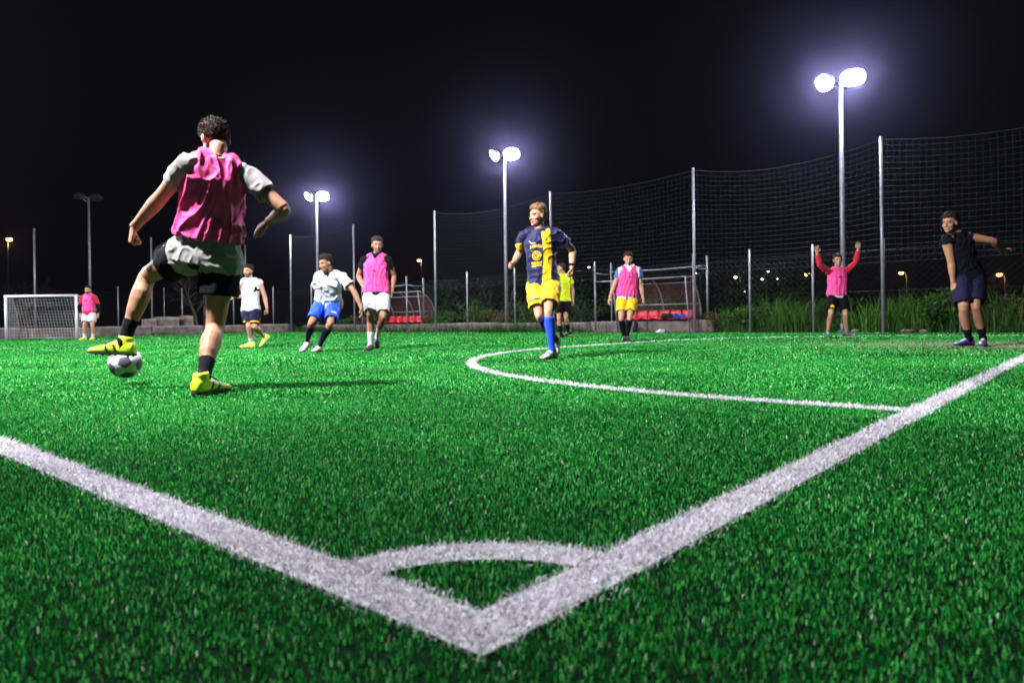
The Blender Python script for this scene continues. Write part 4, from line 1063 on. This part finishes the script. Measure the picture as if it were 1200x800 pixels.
JT = {
'kicker': {'ankR': (-1.86, 4.176, 0.123), 'kneeR': (-1.925, 4.507, 0.407), 'hipR': (-1.875, 4.507, 0.866), 'hipL': (-2.055, 4.517, 0.93), 'pel': (-1.965, 4.512, 0.905), 'kneeL': (-2.45, 4.68, 0.765), 'ankL': (-2.57, 4.60, 0.322), 'neck': (-1.872, 4.42, 1.475), 'shR': (-1.666, 4.52, 1.378), 'shL': (-2.044, 4.32, 1.432), 'elbL': (-2.24, 4.46, 1.25), 'wriL': (-2.455, 4.53, 1.065), 'elbR': (-1.442, 4.45, 1.155), 'wriR': (-1.611, 4.632, 1.106), 'head': (-1.905, 4.50, 1.632)},
'by': {'ankL': (0.428, 7.509, 0.092), 'kneeL': (0.396, 7.492, 0.507), 'hipL': (0.445, 7.786, 0.835), 'hipR': (0.274, 7.795, 0.847), 'pel': (0.359, 7.79, 0.841), 'kneeR': (0.299, 7.605, 0.472), 'ankR': (0.491, 7.891, 0.21), 'neck': (0.31, 7.79, 1.429), 'shR': (0.147, 7.807, 1.376), 'shL': (0.509, 7.773, 1.386), 'elbL': (0.698, 7.885, 1.214), 'wriL': (0.673, 7.744, 1.0), 'elbR': (0.089, 8.01, 1.196), 'wriR': (0.028, 7.796, 1.071), 'head': (0.303, 7.77, 1.60)},
'wb': {'ankL': (-2.788, 10.036, 0.1), 'kneeL': (-2.57, 9.83, 0.416), 'hipL': (-2.576, 10.105, 0.722), 'hipR': (-2.749, 10.105, 0.737), 'pel': (-2.662, 10.105, 0.735), 'kneeR': (-2.851, 9.886, 0.431), 'ankR': (-3.013, 10.218, 0.171), 'neck': (-2.575, 9.83, 1.135), 'shR': (-2.725, 9.843, 1.08), 'shL': (-2.38, 9.809, 1.061), 'elbL': (-2.197, 9.70, 0.863), 'wriL': (-2.092, 9.66, 0.633), 'elbR': (-2.82, 10.06, 0.888), 'wriR': (-2.68, 10.20, 0.79), 'head': (-2.600, 9.76, 1.275)},
'pw': {'ankR': (-2.122, 10.394, 0.128), 'kneeR': (-2.097, 10.301, 0.51), 'hipR': (-2.142, 10.544, 0.861), 'hipL': (-1.961, 10.544, 0.859), 'pel': (-2.051, 10.544, 0.86), 'kneeL': (-1.919, 10.363, 0.508), 'ankL': (-2.07, 10.658, 0.21), 'neck': (-2.043, 10.544, 1.429), 'shR': (-2.225, 10.544, 1.367), 'shL': (-1.863, 10.544, 1.362), 'elbL': (-1.80, 10.655, 1.129), 'wriL': (-1.823, 10.585, 0.88), 'elbR': (-2.342, 10.648, 1.135), 'wriR': (-2.212, 10.50, 0.921), 'head': (-2.024, 10.524, 1.601)},
'tank': {'ankR': (-4.664, 12.426, 0.084), 'kneeR': (-4.642, 12.278, 0.384), 'hipR': (-4.733, 12.449, 0.664), 'hipL': (-4.603, 12.426, 0.662), 'pel': (-4.668, 12.438, 0.68), 'kneeL': (-4.55, 12.293, 0.373), 'ankL': (-4.505, 12.63, 0.199), 'neck': (-4.675, 12.438, 1.222), 'shR': (-4.774, 12.36, 1.161), 'shL': (-4.556, 12.485, 1.168), 'elbL': (-4.441, 12.511, 0.912), 'wriL': (-4.384, 12.452, 0.696), 'elbR': (-4.782, 12.467, 0.925), 'wriR': (-4.881, 12.297, 0.906), 'head': (-4.696, 12.418, 1.38)},
'py': {'ankL': (2.117, 12.808, 0.078), 'kneeL': (2.15, 12.697, 0.431), 'hipL': (2.24, 12.917, 0.783), 'hipR': (2.042, 12.917, 0.786), 'pel': (2.141, 12.917, 0.80), 'kneeR': (2.003, 12.754, 0.433), 'ankR': (2.083, 12.933, 0.099), 'neck': (2.176, 12.917, 1.378), 'shR': (2.026, 12.917, 1.321), 'shL': (2.351, 12.917, 1.324), 'elbL': (2.402, 12.93, 1.04), 'wriL': (2.43, 12.857, 0.786), 'elbR': (1.911, 12.937, 1.047), 'wriR': (1.816, 12.864, 0.816), 'head': (2.167, 12.887, 1.544)},
'hands': {'ankR': (6.155, 13.565, 0.111), 'kneeR': (6.149, 13.403, 0.459), 'hipR': (6.265, 13.602, 0.793), 'hipL': (6.462, 13.602, 0.79), 'pel': (6.364, 13.602, 0.792), 'kneeL': (6.432, 13.405, 0.456), 'ankL': (6.504, 13.528, 0.107), 'neck': (6.381, 13.602, 1.332), 'shR': (6.203, 13.602, 1.278), 'shL': (6.556, 13.602, 1.290), 'elbL': (6.663, 13.444, 1.448), 'wriL': (6.711, 13.444, 1.691), 'elbR': (5.985, 13.479, 1.405), 'wriR': (5.931, 13.48, 1.637), 'head': (6.361, 13.555, 1.515)},
'black': {'ankR': (5.967, 9.095, 0.134), 'kneeR': (5.796, 8.926, 0.513), 'hipR': (5.879, 9.097, 0.917), 'hipL': (6.068, 9.113, 0.915), 'pel': (5.974, 9.105, 0.916), 'kneeL': (5.929, 8.897, 0.533), 'ankL': (6.111, 9.027, 0.134), 'neck': (5.836, 9.105, 1.478), 'shR': (5.657, 9.035, 1.394), 'shL': (6.009, 9.175, 1.443), 'elbL': (6.302, 9.09, 1.378), 'wriL': (6.486, 9.20, 1.262), 'elbR': (5.719, 9.035, 1.093), 'wriR': (5.731, 9.024, 0.837), 'head': (5.723, 9.065, 1.625)},
'gk': {'ankL': (-12.76, 21.168, 0.076), 'kneeL': (-12.708, 21.069, 0.453), 'hipL': (-12.789, 21.19, 0.817), 'hipR': (-12.971, 21.19, 0.82), 'pel': (-12.88, 21.19, 0.818), 'kneeR': (-12.943, 21.072, 0.456), 'ankR': (-13.029, 21.183, 0.092), 'neck': (-12.898, 21.19, 1.375), 'shR': (-13.068, 21.19, 1.312), 'shL': (-12.691, 21.19, 1.307), 'elbL': (-12.578, 21.19, 1.022), 'wriL': (-12.569, 21.13, 0.772), 'elbR': (-13.186, 21.206, 1.031), 'wriR': (-13.125, 21.15, 0.78), 'head': (-12.897, 21.17, 1.535)},
'yel': {'ankR': (1.117, 16.036, 0.099), 'kneeR': (1.077, 15.947, 0.454), 'hipR': (1.106, 16.01, 0.866), 'hipL': (1.267, 16.06, 0.866), 'pel': (1.187, 16.035, 0.866), 'kneeL': (1.236, 15.974, 0.472), 'ankL': (1.306, 16.166, 0.154), 'neck': (1.195, 16.035, 1.456), 'shR': (1.041, 15.951, 1.375), 'shL': (1.339, 16.119, 1.381), 'elbL': (1.416, 16.137, 1.103), 'wriL': (1.419, 16.097, 0.864), 'elbR': (1.007, 15.951, 1.081), 'wriR': (0.942, 15.887, 0.865), 'head': (1.147, 16.015, 1.613)},
}
# --- kicker, seen from behind
P = Person(1.86, JT['kicker'], vox=.0065, look=(R(132), R(-34), 0), shw=.170, bow=-.4, bulk=1.07,
    handL=((-.25, .05, -1), (.8, .5, 0), .95, 0.0), handR=((-.85, .35, -.35), (.1, .65, -.7), .30, .10))
P.set_feet((76, 0), (176, 4)); ground_foot(P, 'R', 0)
P.build(M['skin_a'], M['lip'], M['brow'], 'person in a pink bib seen from behind, swinging a foot at the ball')
P.hair(M['hair_brown'], .016, .010, .024, 900, 4, -.098, 'nape')
P.shirt([M['grey_tee']], .52, -.13, amp=.007, seed=1, cuff=.017, wide=1.04, hemw=1.12, drape=.24)
P.bib([M['pink']], .14, amp=.013, seed=2, wide=1.0)
P.shorts([M['black_c'], M['white_c']], .54, .040, .010, 3, leg_paint(lambda m, q, t, sd, fr, on: m.__setitem__(on & (q == 'L') & (sd > .06) & (np.abs(t-.33) < .05*(1-np.abs(fr+.01)/.035)) & (np.abs(fr+.01) < .035), 1)))
for q in 'RL':
    P.sock(q, M['black_c'], 1.66); P.boot(q, M['fluo_boot'], M['sole_d'], M['black_boot'], M['black_boot'], 1.12)

# --- player in blue and yellow
P = Person(1.76, JT['by'], vox=.008, look=(R(-146), R(-2), 0), handL=((0, -.3, -1), (-.9, 0, 0), .85, 0), handR=((-.5, -.6, -.4), (.7, -.4, -.3), .85, 0))
P.set_feet((-128, -2), (-112, -52)); ground_foot(P, 'L', 0); P.foot = {'L': P.foot['R'], 'R': P.foot['L']}
P.build(M['skin_b'], M['lip'], M['brow_fair'], 'person in a navy shirt with a yellow stripe and yellow shorts, running')
P.hair(M['hair_fair'], .026, .006, .030, 200, 5, -.05, 'quiff')
def by_paint(x, h, w):
    m = np.zeros(len(x), int); F = w > .0
    sc = -.082 + .05*np.clip((.30-h)/.3, 0, 1.3)
    m[F & (np.abs(x - sc) < .047) & (h < .60)] = 1
    r_ = np.hypot(x - .045, h - .305); m[F & (r_ < .052)] = 1; m[F & (r_ < .040) & (r_ > .030)] = 0; m[F & (r_ < .018) & (x > .04)] = 0
    tx = (x - .045)/.066; m[F & (np.abs(h - .405 - .008*np.cos(tx*2)) < .012 + .006*(np.sin(x*190) > 0)) & (np.abs(tx) < 1) & (np.sin(x*260) > -.75)] = 1
    m[F & (np.abs(h - .450 - .25*(x-.085) - 8*(x-.07)**2) < .007) & (x > .045) & (x < .115)] = 2
    for hh in (.225, .195): m[F & (np.abs(h - hh) < .011) & (x > -.005) & (x < .11) & (np.sin(x*300 + hh*90) > -.8)] = 1
    m[F & (np.hypot((x + .085)/.8, h - .475) < .017)] = 3
    m[(np.abs(x) > .20) & (x > 0) & (h < .475) & (h > .405)] = 1
    m[(np.abs(x) < .085) & (h > .575)] = 0
    return m
P.shirt([M['navy'], M['yellow'], M['white_c'], M['green_b']], .60, -.06, by_paint, .009, 2, 1.02, .026)
P.shorts([M['yellow'], M['navy']], .74, .042, .011, 5, leg_paint(lambda m, q, t, sd, fr, on: m.__setitem__(on & (t > .60) & (t < .645) & (q == 'R'), 1)))
P.sock('L', M['blue'], 1.10); P.sock('R', M['navy'], 1.10)
for q in 'RL': P.boot(q, M['white_boot'], M['sole_d'], M['white_c'], M['black_boot'])
p_, r_, f_ = P.arm_path('L', .004, 1.80, 1.93, 4); mb = MB(); mb.tube(p_, r_, n=14, ref=f_); P.part('wristband', mb.mesh('wristband'), M['black_c'])

# --- white shirt, blue shorts
P = Person(1.74, JT['wb'], vox=.0085, look=(R(-138), R(-14), 0), handL=((.1, -.1, -1), (-.9, -.2, 0), .3, .12))
P.set_feet((-112, -26), (-100, 0)); ground_foot(P, 'L', 0)
P.build(M['skin_c'], M['lip'], M['stubble'], 'person in a loose white shirt and blue shorts, leaning into a turn', )
P.hair(M['hair_dark'], .024, .008, .024, 170, 6, -.055, 'fringe')
P.shirt([M['white_c'], M['black_c'], M['grey_mark']], .62, -.10, pick((2, lambda x, h, w: (w > 0) & (np.abs(h-.27) < .012) & (np.abs(x-.06) < .06) & (np.sin(x*120) > -.2)), (2, lambda x, h, w: (w > 0) & (np.abs(h-.22) < .01) & (np.abs(x-.08) < .05)), (2, lambda x, h, w: (w > 0) & (np.hypot(x-.07, h-.31) < .022)), (1, vneck(.60, .13))), .013, 3, 1.10, .034)
P.shorts([M['blue'], M['white_c']], .80, .034, .009, 7, leg_paint(lambda m, q, t, sd, fr, on: m.__setitem__(on & (np.abs(t-.66) < .025) & (np.abs(sd-.04) < .035) & (fr > 0) & (q == 'L'), 1)))
for q in 'RL': P.sock(q, M['navy2'], 1.14); P.boot(q, M['white_boot'], M['sole_d'], M['white_c'])

# --- pink bib, white shorts
P = Person(1.78, JT['pw'], vox=.0085, look=(R(-72), R(-4), 0), beard=1, handL=((0, -.1, -1), (-1, 0, 0), .5, .02), handR=((.25, -.35, -.8), (.6, .5, 0), .5, .02))
P.set_feet((-97, 0), (-84, -32)); ground_foot(P, 'R', 0)
P.build(M['skin_a'], M['lip'], M['stubble'], 'bearded person in a pink bib over black, with white shorts, jogging')
P.hair(M['hair_brown'], .026, .008, .026, 170, 7, -.055, 'quiff')
P.shirt([M['black_c'], M['grey_mark']], .46, -.04, None, .006, 4, 1.0, .020)
P.bib([M['pink'], M['black_c'], M['darkred']], .03, .013, 4, pick((2, mark(.0, .33, .05, .02, .3)), (1, vneck(.62, .115, .075))), .98)
P.shorts([M['white_c'], M['grey_mark']], .80, .034, .010, 8, leg_paint(lambda m, q, t, sd, fr, on: m.__setitem__(on & (np.hypot((t-.62)*.43, sd-.0) < .022) & (fr > 0) & (q == 'R'), 1)))
for q in 'RL': P.sock(q, M['white_c'], 1.55); P.boot(q, M['dark_boot'], M['sole_d'], M['white_c'])

# --- white sleeveless top
P = Person(1.66, JT['tank'], vox=.009, look=(R(-112), R(-3), 0), beard=1, shw=.17, handL=((.15, -.1, -1), (-1, 0, 0), .7, 0), handR=((-1, -.2, .05), (.1, .3, -1), .85, 0))
P.set_feet((188, 0), (205, -48)); ground_foot(P, 'R', 0)
P.build(M['skin_b'], M['lip'], M['stubble'], 'person in a white sleeveless top and navy shorts with yellow trim')
P.hair(M['hair_dark'], .022, .006, .02, 150, 8, -.055, 'short')
P.shirt([M['white_c'], M['black_c']], 0, -.05, pick((1, mark(-.09, .36, .03, .035)), (1, lambda x, h, w: (np.abs(np.hypot(x + .15, h - .42) - .05) < .02) & (w > 0) & (h < .43))), .008, 5, .98)
P.shorts([M['navy2'], M['yellow'], M['white_c']], .84, .034, .007, 9, leg_paint(lambda m, q, t, sd, fr, on: (m.__setitem__(on & (t > .755) & (t < .81), 1), m.__setitem__(on & (np.abs(fr-.085) < .018) & (t > .5) & (t < .8) & (q == 'R'), 1), m.__setitem__(on & (np.hypot((t-.55)*.4, fr - .03) < .02) & (q == 'L') & (sd > 0), 2))))
for q in 'RL': P.sock(q, M['white_c'], 1.70); P.boot(q, M['fluo_boot'], M['sole_w'], M['white_c'])

# --- pink bib, yellow shorts
P = Person(1.76, JT['py'], vox=.009, look=(R(-92), R(-14), 0), shw=.172)
P.set_feet((-98, 0), (-86, 0)); ground_foot(P, 'R', 0); ground_foot(P, 'L', 0)
P.build(M['skin_b'], M['lip'], M['brow_fair'], 'person in a pink bib and yellow shorts walking past the dugout')
P.hair(M['hair_brown'], .022, .006, .024, 150, 9, -.055, 'quiff')
P.shirt([M['white_c'], M['steel_blue']], .52, -.02, lambda x, h, w: ((np.abs(x) > .195) & (h > .2) | ((h < .02) & (np.sin(x*60) > .5))).astype(int), .006, 6, .98, .024)
P.bib([M['pink'], M['white_c'], M['darkred']], .06, .014, 6, pick((2, mark(-.02, .40, .035, .018)), (1, vneck(.62, .13, .085))), .98)
P.shorts([M['yellow']], .66, .034, .010, 10)
for q in 'RL': P.sock(q, M['black_c'], 1.06); P.boot(q, M['black_boot'], M['sole_d'], M['grey_mark'])

# --- raised arms
P = Person(1.70, JT['hands'], vox=.009, look=(R(-98), R(0), 0), shw=.178, handR=((-.1, 0, 1), (.15, -1, .1), .14, .16), handL=((.02, 0, 1), (-.1, -1, .1), .14, .16))
P.set_feet((-105, 0), (-35, 0)); ground_foot(P, 'R', 0); ground_foot(P, 'L', 0)
P.build(M['skin_b'], M['lip'], M['brow'], 'person in a pink bib over red sleeves holding both arms up')
P.hair(M['hair_brown'], .026, .009, .026, 150, 10, -.055, 'fringe')
P.shirt([M['red'], M['white_c']], 1.92, -.04, lambda x, h, w: (h < .03).astype(int), .007, 7, .98, .020)
P.bib([M['pink'], M['darkred']], .06, .010, 7, pick((1, mark(-.0, .40, .045, .03))), 1.0)
P.shorts([M['black_c'], M['yellow']], .80, .034, .008, 11, leg_paint(lambda m, q, t, sd, fr, on: m.__setitem__(on & (np.hypot((t-.70)*.43, sd - .02) < .035) & (fr > 0) & (q == 'R'), 1)))
P.sock('R', M['grey_tee'], 1.80); P.sock('L', M['grey_tee'], 1.80)
P.boot('R', M['teal_boot'], M['sole_d'], M['white_c']); P.boot('L', M['black_boot'], M['sole_w'], M['white_c'])

# --- black sleeveless
P = Person(1.84, JT['black'], vox=.008, look=(R(-148), R(-4), 0), beard=0, bulk=1.12, handL=((.85, .4, .05), (.2, -.5, -.8), .35, .05), handR=((0, -.1, -1), (.9, .3, 0), .45, .03))
P.set_feet((188, 0), (-125, 0)); ground_foot(P, 'R', 0); ground_foot(P, 'L', 0)
P.build(M['skin_a'], M['lip'], M['brow'], 'person in a black sleeveless top and dark shorts, one arm swung back')
P.hair(M['hair_dark'], .028, .010, .026, 180, 11, -.055, 'fringe')
P.shirt([M['black_c'], M['grey_mark']], .16, -.13, pick((1, lambda x, h, w: (np.abs(np.abs(x) - .16) < .008) & (h > .52)), (1, mark(-.11, .45, .018, .008))), .009, 8, 1.06, .03)
P.shorts([M['navy2'], M['white_c']], .86, .042, .009, 12, leg_paint(lambda m, q, t, sd, fr, on: m.__setitem__(on & (q == 'L') & (t > .72) & (fr + (t-.72)*.25 < -.015) & (sd > -.08), 1)))
for q in 'RL': P.sock(q, M['black_c'], 1.66); P.boot(q, M['purple_boot'], M['sole_d'], M['white_c'])

# --- far goalkeeper
P = Person(1.78, JT['gk'], vox=.011, look=(R(-84), R(0), 0), beard=1)
P.set_feet((-100, 0), (-80, 0)); ground_foot(P, 'R', 0); ground_foot(P, 'L', 0)
P.build(M['skin_b'], M['lip'], M['beard'], 'small bearded person in a pink bib over red beside the far goal')
P.hair(M['hair_dark'], .018, .006, .018, 110, 12, -.055, 'short')
P.shirt([M['red'], M['black_c']], 1.86, -.10, lambda x, h, w: ((np.abs(x) > .17) & (h < .28)).astype(int), .007, 9, 1.0, .020)
P.bib([M['pink'], M['darkred']], .10, .010, 9, pick((1, mark(-.0, .38, .06, .028))), .92)
P.shorts([M['white_c']], .72, .040, .008, 13)
for q in 'RL': P.sock(q, M['white_c'], 1.72); P.boot(q, M['fluo_boot'], M['sole_w'], M['white_c'])

# --- fluorescent yellow shirt, behind
P = Person(1.76, JT['yel'], vox=.010, look=(R(178), R(0), 0))
P.set_feet((184, 0), (172, -22)); ground_foot(P, 'R', 0)
P.build(M['skin_b'], M['lip'], M['brow'], 'person in a fluorescent yellow shirt partly hidden behind the blue and yellow player')
P.hair(M['hair_brown'], .018, .006, .02, 110, 13, -.055, 'short')
P.shirt([M['fluo'], M['black_c']], .50, -.04, lambda x, h, w: ((np.abs(np.abs(x) - .17) < .012) & (h > .45)).astype(int), .008, 10, 1.0, .022)
P.shorts([M['black_c'], M['white_c']], .70, .036, .008, 14, leg_paint(lambda m, q, t, sd, fr, on: m.__setitem__(on & (np.abs(fr) < .014) & (sd > .05), 1)))
for q in 'RL': P.sock(q, M['black_c'], 1.45); P.boot(q, M['black_boot'], M['sole_d'], M['white_c'])

# ------------------------------------------------------------------ ball in the air just behind the boot
import bmesh
me = bpy.data.meshes.new('football'); bm = bmesh.new(); bmesh.ops.create_icosphere(bm, subdivisions=6, radius=.11); bm.to_mesh(me); bm.free()
ph = (1+5**.5)/2
ico = [V(v).normalized() for v in ((0, 1, ph), (0, -1, ph), (0, 1, -ph), (0, -1, -ph), (1, ph, 0), (-1, ph, 0), (1, -ph, 0), (-1, -ph, 0), (ph, 0, 1), (-ph, 0, 1), (ph, 0, -1), (-ph, 0, -1))]
ia = np.array(ico); fc = np.array([sum((ico[i] for i in t), V()) for t in [(a, b, c) for a in range(12) for b in range(a+1, 12) for c in range(b+1, 12) if (ico[a]-ico[b]).length < 1.1 and (ico[b]-ico[c]).length < 1.1 and (ico[a]-ico[c]).length < 1.1]])
fc /= np.linalg.norm(fc, axis=1)[:, None]
def seam(c, n=None):
    d = c/np.linalg.norm(c, axis=1)[:, None]
    a5 = (d @ ia.T)*1.0; a6 = (d @ fc.T)*.985
    al = np.sort(np.concatenate([a5*1.006, a6*1.0], 1), 1); return al[:, -1] - al[:, -2], a5.max(1)*1.006 > a6.max(1)
displace(me, lambda c, n: np.where(seam(c)[0] < .008, -.0016, 0.0))
paint(me, lambda c: np.where(seam(c)[1], 1, 0))
M['ball_w'] = mat('white_ball', (.62, .60, .62), .45, var=.25, scale=20); M['ball_d'] = mat('dark_ball_panel', (.09, .07, .10), .45)
fb = link_mesh('football', me, [M['ball_w'], M['ball_d']], None, True); fb.location = at(147, 425, 5.0); fb.rotation_euler = (.9, .5, .4)
tag(fb, 'white football with dark patches in the air beneath the swung boot', 'ball')

# small litter on the turf
for px, py, lb, an in ((620, 534, 'short dry straw lying on the grass left of another', .5), (757, 572, 'short bent dry straw lying on the grass before the goal area line', 1.3)):
    D = ((px-600)*ROLL + py-375); Y = F_PX*HC/D; p = at(px, py, Y); mb = MB()
    d = V((math.cos(an), math.sin(an), .1)); mb.tube([V((0, 0, .0)) - d*.02, V((0, 0, .006)), V((0, 0, .008)) + d*.025], .0016, n=5)
    o = mb.build('straw', M['leaf_dry'], None, True); o.location = (p.x, p.y, .026); tag(o, lb, 'straw')
for px, fu, sz in ((1060, 17.68, .10), (1067, 17.69, .12), (1083, 17.69, .11), (1002, 17.7, .1)):
    p = u_of(k_of(px, 390), fu); mb = MB(); mb.ell((0, 0, .04), (sz, sz*.7, .05), n=10); o = mb.build('stone', M['concrete'], None, True)
    for v in o.data.vertices: v.co += v.co.normalized()*.02*noise.noise(v.co*9 + V((px, 0, 0)))
    o.location = (p.x, p.y, 0); tag(o, 'pale stone at the far turf edge between the raised arms and the player in black' if px > 1050 else 'pale stone at the foot of the reeds just right of the player with raised arms', 'stone', 'stones at the turf edge')

# ------------------------------------------------------------------ air
HAZE = 0.0004
if HAZE:
    hz = MB(); hz.box((0, 45, 7.5), (150, 200, 17)); o = hz.build('haze', bpy.data.materials.new('haze_air')); tag(o, kind='stuff')
    m = o.data.materials[0]; m.use_nodes = True; nt = m.node_tree
    for n in list(nt.nodes): nt.nodes.remove(n)
    pv = nt.nodes.new('ShaderNodeVolumePrincipled'); pv.inputs['Color'].default_value = (.52, .48, 1.0, 1); pv.inputs['Density'].default_value = HAZE; pv.inputs['Anisotropy'].default_value = .95
    om = nt.nodes.new('ShaderNodeOutputMaterial'); nt.links.new(pv.outputs[0], om.inputs['Volume'])

# ------------------------------------------------------------------ render settings
vs_ = scene.view_settings; vs_.view_transform = 'Standard'; vs_.look = 'None'; vs_.exposure = 0; vs_.gamma = 1; vs_.use_curve_mapping = False
scene.render.engine = 'CYCLES'
c = scene.cycles; c.use_denoising = True; c.denoiser = 'OPENIMAGEDENOISE'; c.max_bounces = 6; c.diffuse_bounces = 2; c.glossy_bounces = 2; c.transparent_max_bounces = 12; c.transmission_bounces = 2; c.volume_bounces = 0
c.sample_clamp_indirect = 6; c.use_light_tree = True; c.filter_width = 1.8; c.caustics_reflective = False; c.caustics_refractive = False
